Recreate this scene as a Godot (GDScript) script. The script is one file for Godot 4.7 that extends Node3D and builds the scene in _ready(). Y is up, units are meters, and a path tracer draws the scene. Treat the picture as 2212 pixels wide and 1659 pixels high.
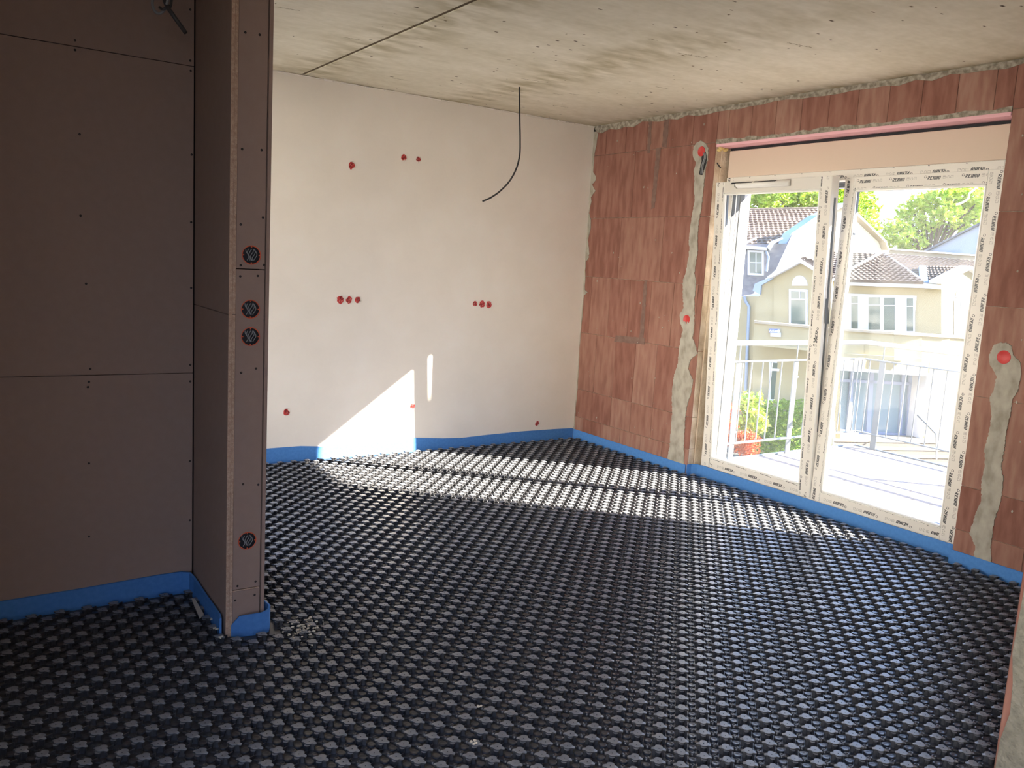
extends Node3D

# ---------------------------------------------------------------- helpers
const F := 1829.5255
const CU := 1106.0
const CV := 829.5
const H := 2.705            # ceiling height above the heating panels
const DOWN := Vector3(0, -1, 0)
var eye := Vector3(-4.6314, 1.524, 5.85)
var look := Basis(Vector3.UP, -0.592565604) * Basis(Vector3.RIGHT, -0.14265733) * Basis(Vector3.BACK, 0.058052771)
var rng := RandomNumberGenerator.new()
var taken := {}
var M := {}
var door_mesh_cache := {}

func ray(u: float, v: float) -> Vector3:          # the sight line measured in the photograph
	return look * Vector3((u - CU) / F, -(v - CV) / F, -1.0)
func wp(u: float, v: float, axis: int, val: float) -> Vector3:   # where that sight line meets a wall or floor plane
	var d := ray(u, v)
	return eye + d * ((val - eye[axis]) / d[axis])
func at(u: float, v: float, depth: float) -> Vector3:
	return eye + ray(u, v) * depth
func shown(p: Vector3) -> Vector2:
	var q := look.inverse() * (p - eye)
	return Vector2(CU + F * q.x / -q.z, CV - F * q.y / -q.z) if q.z < -0.1 else Vector2(-9999, -9999)

func mb() -> SurfaceTool:
	var st := SurfaceTool.new()
	st.begin(Mesh.PRIMITIVE_TRIANGLES)
	return st
func build(st: SurfaceTool, called: String, m: Material, parent: Node = self) -> MeshInstance3D:
	st.generate_normals()
	var o := MeshInstance3D.new()
	o.mesh = st.commit()
	o.mesh.surface_set_material(0, m)
	o.name = called
	parent.add_child(o, true)
	return o
func meshed(st: SurfaceTool, m: Material) -> ArrayMesh:
	st.generate_normals()
	var a: ArrayMesh = st.commit()
	a.surface_set_material(0, m)
	return a
func put(mesh: Mesh, called: String, parent: Node, xf: Transform3D) -> MeshInstance3D:
	var o := MeshInstance3D.new()
	o.mesh = mesh
	o.name = called
	o.transform = xf
	parent.add_child(o, true)
	return o
func numbered(called: String) -> String:
	var n: int = taken.get(called, 0)
	taken[called] = n + 1
	return called if n == 0 else "%s_%03d" % [called, n]
func thing(called: String, label: String, category: String, where := Vector3.ZERO, group := "") -> Node3D:
	var o := Node3D.new()
	o.name = numbered(called)
	add_child(o)
	o.position = where
	return tag(o, label, category, group)
func tag(o: Node3D, label: String, category: String, group := "") -> Node3D:
	if o.get_parent() == self and not o.name.ends_with("_%03d" % max(0, taken.get(String(o.name), 0))):
		pass
	o.set_meta("label", label)
	o.set_meta("category", category)
	if group: o.set_meta("group", group)
	return o
func struct(called: String, where := Vector3.ZERO) -> Node3D:
	var o := Node3D.new()
	o.name = numbered(called)
	add_child(o)
	o.position = where
	o.set_meta("kind", "structure")
	return o
func sub(called: String, parent: Node, xf := Transform3D()) -> Node3D:
	var o := Node3D.new()
	o.name = called
	o.transform = xf
	parent.add_child(o, true)
	return o
func stuff(o: Node) -> void:
	o.set_meta("kind", "stuff")

# shapes: corners of a face run counterclockwise as seen from outside
func tri(st: SurfaceTool, a: Vector3, b: Vector3, c: Vector3) -> void:
	st.add_vertex(a); st.add_vertex(c); st.add_vertex(b)
func quad(st: SurfaceTool, a: Vector3, b: Vector3, c: Vector3, d: Vector3) -> void:
	tri(st, a, b, c); tri(st, a, c, d)
func tri_out(st: SurfaceTool, a: Vector3, b: Vector3, c: Vector3, mid: Vector3) -> void:
	if (b - a).cross(c - a).dot((a + b + c) / 3.0 - mid) < 0: tri(st, a, c, b)
	else: tri(st, a, b, c)
func quad_out(st: SurfaceTool, a: Vector3, b: Vector3, c: Vector3, d: Vector3, mid: Vector3) -> void:
	tri_out(st, a, b, c, mid); tri_out(st, a, c, d, mid)
func uvquad(st: SurfaceTool, p: Array, uv: Array) -> void:
	for k in [0, 2, 1, 0, 3, 2]:
		st.set_uv(uv[k]); st.add_vertex(p[k])
func box(st: SurfaceTool, c: Vector3, s: Vector3, bev := 0.0, b := Basis()) -> void:
	st.set_smooth_group(-1)
	var h := s * 0.5
	bev = min(bev, min(h.x, min(h.y, h.z)) * 0.9)
	var V := func(sg: Vector3, ax: int) -> Vector3:
		var p := Vector3.ZERO
		for k in 3: p[k] = sg[k] * (h[k] if k == ax else h[k] - bev)
		return c + b * p
	for a in 3:
		var u := (a + 1) % 3
		var w := (a + 2) % 3
		for s1 in [-1, 1]:
			var q := []
			for e in [[-1, -1], [1, -1], [1, 1], [-1, 1]]:
				var sg := Vector3.ZERO
				sg[a] = s1; sg[u] = e[0]; sg[w] = e[1]
				q.append(V.call(sg, a))
			quad_out(st, q[0], q[1], q[2], q[3], c)
		if bev <= 0.0: continue
		for su in [-1, 1]:
			for sw in [-1, 1]:
				var lo := Vector3.ZERO
				lo[a] = -1; lo[u] = su; lo[w] = sw
				var hi := lo
				hi[a] = 1
				quad_out(st, V.call(lo, u), V.call(hi, u), V.call(hi, w), V.call(lo, w), c)
	if bev > 0.0:
		for x in [-1, 1]:
			for y in [-1, 1]:
				for z in [-1, 1]:
					var sg := Vector3(x, y, z)
					tri_out(st, V.call(sg, 0), V.call(sg, 1), V.call(sg, 2), c)
func span(st: SurfaceTool, a: Vector3, b: Vector3, bev := 0.0) -> void:   # the box between two corners
	box(st, (a + b) * 0.5, (b - a).abs(), bev)
func bar(st: SurfaceTool, a: Vector3, b: Vector3, w: float, t: float, bev := 0.0, up := Vector3.UP) -> void:
	var z := (b - a).normalized()
	var x := up.cross(z)
	if x.length() < 0.01: x = Vector3.RIGHT
	x = x.normalized()
	box(st, (a + b) * 0.5, Vector3(w, t, a.distance_to(b)), bev, Basis(x, z.cross(x), z))
func tube(st: SurfaceTool, pts: Array, r: float, n := 8, cap := true) -> void:
	st.set_smooth_group(0)
	var rings := []
	var side := Vector3.ZERO
	for k in pts.size():
		var d: Vector3 = (pts[min(k + 1, pts.size() - 1)] - pts[max(k - 1, 0)]).normalized()
		if side == Vector3.ZERO: side = d.cross(Vector3.UP if abs(d.y) < 0.9 else Vector3.RIGHT).normalized()
		side = (side - d * side.dot(d)).normalized()
		var up := d.cross(side)
		var ring := []
		for i in n:
			var a := TAU * i / n
			ring.append(pts[k] + (side * cos(a) + up * sin(a)) * r)
		rings.append(ring)
	for k in pts.size() - 1:
		for i in n:
			var j := (i + 1) % n
			quad_out(st, rings[k][i], rings[k][j], rings[k + 1][j], rings[k + 1][i], (pts[k] + pts[k + 1]) * 0.5)
	if cap:
		st.set_smooth_group(-1)
		for i in range(1, n - 1):
			tri_out(st, rings[0][0], rings[0][i], rings[0][i + 1], pts[1])
			tri_out(st, rings[-1][0], rings[-1][i], rings[-1][i + 1], pts[-2])
func curve(pts: Array, n := 6) -> Array:                             # a smooth line through the points
	var out := []
	for k in pts.size() - 1:
		var a: Vector3 = pts[max(k - 1, 0)]
		var d: Vector3 = pts[min(k + 2, pts.size() - 1)]
		for i in n: out.append(pts[k].cubic_interpolate(pts[k + 1], a, d, float(i) / n))
	out.append(pts[-1])
	return out
func lathe(st: SurfaceTool, prof: Array, n: int, xf := Transform3D()) -> void:   # prof: (radius, height), from the bottom outside
	st.set_smooth_group(0)
	for k in prof.size() - 1:
		for i in n:
			var a := TAU * i / n
			var b := TAU * (i + 1) / n
			var p := [Vector3(cos(a) * prof[k].x, prof[k].y, sin(a) * prof[k].x), Vector3(cos(b) * prof[k].x, prof[k].y, sin(b) * prof[k].x), Vector3(cos(b) * prof[k + 1].x, prof[k + 1].y, sin(b) * prof[k + 1].x), Vector3(cos(a) * prof[k + 1].x, prof[k + 1].y, sin(a) * prof[k + 1].x)]
			if prof[k].x > 1e-6: tri(st, xf * p[0], xf * p[2], xf * p[1])
			if prof[k + 1].x > 1e-6: tri(st, xf * p[0], xf * p[3], xf * p[2])
func prism(st: SurfaceTool, poly: Array, out_dir: Vector3, thick: float, slope := 0.0) -> void:   # a flat outline given thickness behind its face
	st.set_smooth_group(-1)
	var o: Vector3 = poly[0]
	var ex: Vector3 = Vector3.UP.cross(out_dir)
	if ex.length() < 0.01: ex = Vector3.RIGHT
	ex = ex.normalized()
	var ey := out_dir.cross(ex).normalized()
	var flat := PackedVector2Array()
	for p in poly: flat.append(Vector2((p - o).dot(ex), (p - o).dot(ey)))
	var idx := Geometry2D.triangulate_polygon(flat)
	if idx.is_empty(): push_warning("outline not drawn")
	var mid := Vector2.ZERO
	for q in flat: mid += q / flat.size()
	var front := []
	var back := []
	for k in flat.size():
		front.append(poly[k])
		var q := flat[k] + (flat[k] - mid).normalized() * slope
		back.append(o + ex * q.x + ey * q.y - out_dir * thick)
	for t in range(0, idx.size(), 3):
		var a: Vector3 = front[idx[t]]
		var b: Vector3 = front[idx[t + 1]]
		var c: Vector3 = front[idx[t + 2]]
		if (b - a).cross(c - a).dot(out_dir) < 0: tri(st, a, c, b)
		else: tri(st, a, b, c)
		a = back[idx[t]]; b = back[idx[t + 1]]; c = back[idx[t + 2]]
		if (b - a).cross(c - a).dot(out_dir) > 0: tri(st, a, c, b)
		else: tri(st, a, b, c)
	var cw := Geometry2D.is_polygon_clockwise(flat)
	for k in flat.size():
		var j := (k + 1) % flat.size()
		if cw: quad(st, front[k], front[j], back[j], back[k])
		else: quad(st, front[j], front[k], back[k], back[j])
func ragged(pts: Array, step: float, amp: float, keep := []) -> Array:   # a line broken into a torn edge
	var out := []
	for k in pts.size():
		var a: Vector2 = pts[k]
		var b: Vector2 = pts[(k + 1) % pts.size()]
		out.append(a)
		var n := int(a.distance_to(b) / step)
		if k in keep: n = 0
		var side := (b - a).orthogonal().normalized()
		for i in range(1, n):
			out.append(a.lerp(b, float(i) / n) + side * rng.randf_range(-amp, amp))
	return out
func on_wall(pts: Array, axis: int, val: float) -> Array:
	var out := []
	for p in pts: out.append(wp(p.x, p.y, axis, val))
	return out
func many(mesh: Mesh, xfs: Array, called: String, parent: Node, colors := []) -> MultiMeshInstance3D:
	var mm := MultiMesh.new()
	mm.transform_format = MultiMesh.TRANSFORM_3D
	if colors.size(): mm.use_colors = true
	mm.mesh = mesh
	mm.instance_count = xfs.size()
	for k in xfs.size():
		mm.set_instance_transform(k, xfs[k])
		if colors.size(): mm.set_instance_color(k, colors[k])
	var o := MultiMeshInstance3D.new()
	o.multimesh = mm
	o.name = called
	stuff(o)
	parent.add_child(o, true)
	return o

# ---------------------------------------------------------------- materials
func mat(c: Color, rough := 0.8, spec := 0.5, metal := 0.0) -> StandardMaterial3D:
	var m := StandardMaterial3D.new()
	m.albedo_color = c
	m.roughness = rough
	m.metallic_specular = spec
	m.metallic = metal
	return m
func noise(freq: float, seed_: int, oct := 4) -> FastNoiseLite:
	var n := FastNoiseLite.new()
	n.noise_type = FastNoiseLite.TYPE_SIMPLEX_SMOOTH
	n.frequency = freq
	n.seed = seed_
	n.fractal_octaves = oct
	return n
func ramp(stops: Array) -> Gradient:
	var g := Gradient.new()
	var o := PackedFloat32Array()
	var c := PackedColorArray()
	for s in stops:
		o.append(s[0]); c.append(s[1])
	g.offsets = o
	g.colors = c
	return g
func grain(stops: Array, freq: float, seed_: int, scale: Vector3, rough := 0.9, size := 512, bump := 0.0, spec := 0.3) -> StandardMaterial3D:
	var m := mat(Color.WHITE, rough, spec)
	var t := NoiseTexture2D.new()
	t.width = size; t.height = size
	t.seamless = true
	t.noise = noise(freq, seed_, 5)
	t.color_ramp = ramp(stops)
	m.albedo_texture = t
	m.uv1_triplanar = true
	m.uv1_world_triplanar = true
	m.uv1_scale = scale
	if bump > 0.0:
		var b := NoiseTexture2D.new()
		b.width = size; b.height = size
		b.seamless = true
		b.as_normal_map = true
		b.bump_strength = bump
		b.noise = noise(freq * 2.5, seed_ + 7, 4)
		m.normal_enabled = true
		m.normal_texture = b
		m.normal_scale = 0.6
	return m
func c8(r: int, g: int, b: int) -> Color:
	return Color(r / 255.0, g / 255.0, b / 255.0)

const GLYPH := {
	"R": ["11110", "10011", "10011", "11110", "11100", "10110", "10011"],
	"E": ["11111", "11000", "11000", "11110", "11000", "11000", "11111"],
	"H": ["11011", "11011", "11011", "11111", "11011", "11011", "11011"],
	"A": ["01110", "11011", "11011", "11111", "11011", "11011", "11011"],
	"U": ["11011", "11011", "11011", "11011", "11011", "11011", "01110"]}
func dot(im: Image, x: float, y: float, r: float, c: Color) -> void:
	im.fill_rect(Rect2i(int(x - r), int(y - r), int(2 * r), int(2 * r)), c)
func film_row(im: Image, x0: int, y0: int, W: int) -> void:
	var ink := c8(38, 38, 44)
	var pale := c8(112, 108, 104)
	for k in 60:                                        # the broken ring
		var a := TAU * k / 60.0
		if k % 20 < 14: dot(im, fposmod(x0 + 26 + 19 * cos(a), W), y0 + 18 + 19 * sin(a), 4, ink)
	var x := x0 + 62
	for ch in "REHAU":
		for r in 7:
			for c in 5:
				if GLYPH[ch][r][c] == "1":
					im.fill_rect(Rect2i(posmod(x + c * 8 + (6 - r) * 2, W), y0 + 10 + r * 8, 9, 9), ink)
		x += 47
	x += 40
	for k in 3:                                         # three outline signs: a window, a clock ring, a house
		for i in 80:
			var t := i / 80.0
			var p := Vector2.ZERO
			if k == 1:
				if t < 0.88: p = Vector2(27 + 23 * sin(TAU * t), 30 - 23 * cos(TAU * t))
				else: p = Vector2(27, 30 - 23 * (t - 0.88) / 0.12)
			else:
				var q := t * 4.0
				var s := 44.0
				p = [Vector2(s * (q - 0), 0), Vector2(s, s * (q - 1)), Vector2(s * (3 - q), s), Vector2(0, s * (4 - q))][int(q)] + Vector2(4, 8)
				if k == 2 and t > 0.9: p = Vector2(40 * (t - 0.9) * 10, 52 - 34 * (t - 0.9) * 10)
			dot(im, fposmod(x + p.x, W), y0 + p.y + 4, 2, pale)
		if k == 0:
			im.fill_rect(Rect2i(posmod(x + 24, W), y0 + 12, 4, 44), pale)
			im.fill_rect(Rect2i(posmod(x + 4, W), y0 + 26, 44, 4), pale)
		x += 66
func film_material() -> StandardMaterial3D:
	var W := 660
	var im := Image.create_empty(W, 282, false, Image.FORMAT_RGB8)
	im.fill(c8(214, 209, 200))
	film_row(im, 10, 16, W)
	film_row(im, 360, 157, W)
	var m := mat(Color.WHITE, 0.35, 0.5)
	m.albedo_texture = ImageTexture.create_from_image(im)
	return m

func ceiling_picture() -> ImageTexture:       # raw concrete: release-oil blotches, darker edges of the form boards, small blow holes and scrapes
	var W := 1024
	var im := Image.create_empty(W, W, false, Image.FORMAT_RGB8)
	var n1 := noise(0.006, 3, 4)
	var n2 := noise(0.03, 9, 4)
	var n3 := noise(0.15, 21, 2)
	for y in W:
		var z := y / 1024.0 * 6.0                  # metres from the white wall
		for x in W:
			var wx := x / 1024.0 * 5.0 - 5.0       # metres from the window wall
			var a := n1.get_noise_2d(x * 0.5, y * 2.0)
			var b := n2.get_noise_2d(x * 0.45, y * 1.5)
			var c := n3.get_noise_2d(x * 0.35, y * 1.2)
			var s := clampf(0.24 + a * 0.20 + b * 0.08 + c * 0.07 + n2.get_noise_2d(y * 2.0, x * 2.0) * 0.08, 0, 1)
			var band := exp(-pow((wx + 1.35 + 0.15 * a) / 0.22, 2)) * clampf(0.55 + b, 0.0, 1.0) * clampf(1.3 - abs(z - 1.2) * 0.5, 0, 1)
			band += exp(-pow((wx + 2.54) / 0.2, 2)) * clampf(0.45 + b * 1.3, 0.0, 1.0) * 0.8
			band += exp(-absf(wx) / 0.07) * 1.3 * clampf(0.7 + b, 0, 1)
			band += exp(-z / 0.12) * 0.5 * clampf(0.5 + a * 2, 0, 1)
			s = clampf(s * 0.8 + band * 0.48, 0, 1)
			var col := c8(240, 233, 217).lerp(c8(160, 148, 116), s)
			im.set_pixel(x, y, col)
	rng.seed = 77
	for k in 420:
		var x := rng.randi_range(0, W - 12)
		var y := rng.randi_range(0, W - 12)
		var w := rng.randi_range(1, 5)
		im.fill_rect(Rect2i(x, y, w, rng.randi_range(1, 2)), c8(120, 105, 80).lerp(c8(90, 80, 68), rng.randf()))
	for k in 14:
		var x := rng.randf_range(300, 900)
		var y := rng.randf_range(10, 500)
		for i in rng.randi_range(10, 40): im.set_pixel(int(x + i), int(y + i * 0.15), c8(140, 128, 104))
	return ImageTexture.create_from_image(im)

func make_materials() -> void:
	M.plaster = grain([[0.0, c8(227, 219, 209)], [0.5, c8(230, 222, 212)], [1.0, c8(233, 226, 217)]], 0.01, 5, Vector3.ONE * 0.45, 0.9, 512, 0.0)
	M.mortar = grain([[0.2, c8(120, 112, 100)], [0.6, c8(158, 150, 136)], [1.0, c8(180, 172, 158)]], 0.02, 8, Vector3.ONE * 2.0, 0.95, 512, 6.0)
	M.smear = grain([[0.1, c8(112, 88, 80)], [1.0, c8(128, 104, 94)]], 0.03, 44, Vector3.ONE * 2, 0.95, 256)
	M.patch = grain([[0.1, c8(140, 134, 122)], [0.5, c8(160, 154, 142)], [1.0, c8(174, 168, 156)]], 0.012, 18, Vector3(2, 1.2, 2), 0.95, 512, 1.5)
	var reds := [[c8(130, 92, 80), c8(142, 103, 90), c8(150, 113, 99)], [c8(124, 84, 73), c8(136, 95, 83), c8(144, 105, 92)], [c8(134, 97, 85), c8(146, 108, 95), c8(156, 122, 108)], [c8(122, 82, 71), c8(134, 93, 81), c8(144, 105, 92)]]
	for k in 4:
		M["brick%d" % k] = grain([[0.15, reds[k][0]], [0.5, reds[k][1]], [0.9, reds[k][2]]], 0.012, 30 + k, Vector3(2.4, 0.5, 2.4), 0.9, 512, 1.5)
	M.cream_block = grain([[0.1, c8(196, 176, 152)], [0.6, c8(218, 202, 180)], [1.0, c8(226, 212, 194)]], 0.02, 51, Vector3.ONE * 1.5, 0.95, 256, 4.0)
	M.gypsum = grain([[0.1, c8(154, 132, 121)], [0.6, c8(156, 134, 123)], [1.0, c8(158, 136, 125)]], 0.05, 61, Vector3.ONE * 1.5, 0.9, 256)
	M.gypsum_edge = grain([[0.1, c8(176, 146, 126)], [0.6, c8(192, 164, 142)], [1.0, c8(204, 178, 156)]], 0.05, 62, Vector3.ONE * 4, 0.95, 256, 4.0)
	M.dark_gap = mat(c8(52, 44, 42), 0.95, 0.1)
	M.screw = mat(c8(30, 26, 26), 0.6, 0.4)
	M.foam_blue = grain([[0.0, c8(78, 132, 198)], [0.5, c8(82, 137, 203)], [1.0, c8(88, 143, 208)]], 0.04, 71, Vector3.ONE * 4, 0.75, 256)
	M.foam_blue.backlight_enabled = true
	M.foam_blue.backlight = c8(40, 80, 130)
	M.pink = mat(c8(228, 176, 184), 0.8, 0.3)
	M.yellow_foam = mat(c8(214, 190, 130), 0.9, 0.2)
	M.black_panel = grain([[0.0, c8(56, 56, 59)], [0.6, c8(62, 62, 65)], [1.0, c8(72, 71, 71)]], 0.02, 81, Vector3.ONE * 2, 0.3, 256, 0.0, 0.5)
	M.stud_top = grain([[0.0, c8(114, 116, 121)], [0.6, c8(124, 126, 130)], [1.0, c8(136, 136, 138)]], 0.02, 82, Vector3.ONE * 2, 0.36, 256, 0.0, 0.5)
	M.concrete = grain([[0.1, c8(108, 104, 94)], [0.55, c8(124, 120, 108)], [1.0, c8(136, 131, 119)]], 0.03, 91, Vector3.ONE * 1.2, 0.95, 512, 6.0)
	M.ceiling = mat(Color.WHITE, 0.95, 0.2)
	M.ceiling.albedo_texture = ceiling_picture()
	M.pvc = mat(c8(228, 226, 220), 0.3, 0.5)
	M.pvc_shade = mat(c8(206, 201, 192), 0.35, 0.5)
	M.film = film_material()
	M.box_cream = mat(c8(206, 186, 168), 0.6, 0.4)
	M.rubber = mat(c8(34, 34, 38), 0.6, 0.4)
	M.steel = mat(c8(104, 108, 112), 0.5, 0.5, 0.4)
	M.rail_grey = mat(c8(72, 72, 74), 0.5, 0.4)
	M.stainless = mat(c8(214, 212, 210), 0.28, 0.5, 0.85)
	M.glass = mat(Color(0.93, 0.97, 0.98, 0.06), 0.02, 0.2)
	M.glass.transparency = BaseMaterial3D.TRANSPARENCY_ALPHA
	M.deck = grain([[0.1, c8(108, 98, 91)], [0.6, c8(120, 110, 103)], [1.0, c8(130, 121, 114)]], 0.02, 95, Vector3(0.5, 1, 5), 0.75, 256, 3.0)
	M.red_plastic = mat(c8(186, 52, 50), 0.45, 0.5)
	M.dark_red = mat(c8(112, 34, 34), 0.6, 0.4)
	M.pale_red = mat(c8(206, 130, 122), 0.8, 0.3)
	M.orange_plastic = mat(c8(206, 92, 58), 0.45, 0.5)
	M.black_cable = mat(c8(26, 25, 28), 0.45, 0.5)
	M.grey_cable = mat(c8(132, 134, 136), 0.5, 0.5)
	M.dark_cable = mat(c8(62, 60, 60), 0.4, 0.5)
	M.debris = mat(c8(206, 196, 178), 0.95, 0.2)
	# outdoors
	M.cream_wall = grain([[0.1, c8(142, 131, 100)], [0.6, c8(150, 139, 108)], [1.0, c8(156, 146, 116)]], 0.02, 101, Vector3.ONE * 0.2, 0.95, 256)
	M.pale_wall = mat(c8(232, 228, 220), 0.95, 0.3)
	M.white_paint = mat(c8(186, 188, 196), 0.8, 0.3)
	M.stone_cap = mat(c8(150, 138, 118), 0.9, 0.3)
	M.tile = grain([[0.1, c8(66, 54, 47)], [0.5, c8(84, 70, 62)], [1.0, c8(106, 92, 80)]], 0.03, 111, Vector3.ONE * 0.6, 0.85, 256)
	M.tile_dark = grain([[0.1, c8(60, 54, 51)], [0.5, c8(76, 68, 64)], [1.0, c8(92, 83, 77)]], 0.03, 112, Vector3.ONE * 0.6, 0.85, 256)
	M.slate = grain([[0.1, c8(82, 84, 92)], [0.5, c8(102, 102, 108)], [1.0, c8(126, 124, 124)]], 0.03, 113, Vector3.ONE * 0.6, 0.85, 256)
	M.zinc = mat(c8(122, 138, 160), 0.55, 0.5, 0.2)
	M.grey_wall = mat(c8(148, 154, 164), 0.9, 0.3)
	M.win_glass = mat(c8(70, 84, 78), 0.06, 0.5)
	M.door_glass = mat(c8(112, 130, 140), 0.08, 0.5)
	M.door_frame = mat(c8(124, 134, 158), 0.5, 0.5)
	M.step = mat(c8(92, 86, 80), 0.9, 0.3)
	M.step_front = mat(c8(70, 66, 64), 0.9, 0.3)
	M.pave = grain([[0.1, c8(62, 60, 56)], [0.6, c8(74, 70, 64)], [1.0, c8(88, 82, 72)]], 0.03, 121, Vector3.ONE * 0.3, 0.95, 256)
	M.bark = mat(c8(88, 74, 62), 0.95, 0.2)
	M.leaf = mat(Color.WHITE, 0.6, 0.3)
	M.leaf.vertex_color_use_as_albedo = true
	M.leaf.cull_mode = BaseMaterial3D.CULL_DISABLED
	M.leaf.backlight_enabled = true
	M.leaf.backlight = c8(150, 165, 60)
	M.leaf_red = M.leaf.duplicate()
	M.leaf_red.backlight = c8(170, 80, 40)
	M.sign_blue = mat(c8(70, 92, 168), 0.5, 0.5)
	M.sign_white = mat(c8(235, 238, 245), 0.5, 0.5)
	M.sign_grey = mat(c8(168, 176, 190), 0.5, 0.5)

func _ready() -> void:
	# ------------------------------------------------ camera, sky, sun, exposure
	rng.seed = 1
	var cam := Camera3D.new()
	cam.name = "camera"
	cam.fov = rad_to_deg(2.0 * atan(CV / F))
	cam.near = 0.05
	cam.far = 400.0
	cam.transform = Transform3D(look, eye)
	add_child(cam)
	cam.current = true
	var sky := ProceduralSkyMaterial.new()
	sky.sky_top_color = c8(120, 160, 225)
	sky.sky_horizon_color = c8(214, 228, 246)
	sky.sky_curve = 0.25
	sky.ground_horizon_color = c8(150, 146, 138)
	sky.ground_bottom_color = c8(110, 106, 98)
	sky.sky_energy_multiplier = 1.0
	var env := Environment.new()
	env.background_mode = Environment.BG_SKY
	env.sky = Sky.new()
	env.sky.sky_material = sky
	env.background_energy_multiplier = 1.45
	env.tonemap_mode = Environment.TONE_MAPPER_LINEAR
	env.tonemap_exposure = 4.7
	env.sdfgi_enabled = true
	env.ssao_enabled = true
	env.ssil_enabled = true
	var we := WorldEnvironment.new()
	we.name = "world"
	we.environment = env
	add_child(we)
	var sun := DirectionalLight3D.new()
	sun.name = "sun"
	sun.light_color = Color(1.0, 0.965, 0.90)
	sun.light_energy = 4.6
	sun.light_angular_distance = 0.6
	sun.shadow_enabled = true
	add_child(sun)
	sun.look_at_from_position(Vector3(1, 0.7447, 0.965) * 20.0, Vector3.ZERO, Vector3.UP)
	make_materials()
	room()
	floor_panels()
	door()
	strips()
	fittings()
	balcony()
	town()

# ---------------------------------------------------------------- the room shell
func solid(called: String, parent: Node, a: Vector3, b: Vector3, m: Material, bev := 0.0) -> MeshInstance3D:
	var st := mb()
	span(st, a, b, bev)
	return build(st, called, m, parent)

func blocks(parent: Node, z0: float, z1: float, y0: float, y1: float, w: float, shift: float) -> void:
	var z := z0 - shift
	while z < z1 - 0.001:
		var a: float = max(z, z0)
		var b: float = min(z + w, z1)
		if b - a > 0.02:
			var st := mb()
			var proud := rng.randf_range(0.0, 0.0015)
			span(st, Vector3(-proud, y0 + 0.001, a + 0.001), Vector3(0.11, y1 - 0.001, b - 0.001), 0.002)
			build(st, "brick", M["brick%d" % rng.randi_range(0, 3)], parent)
		z += w

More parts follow.
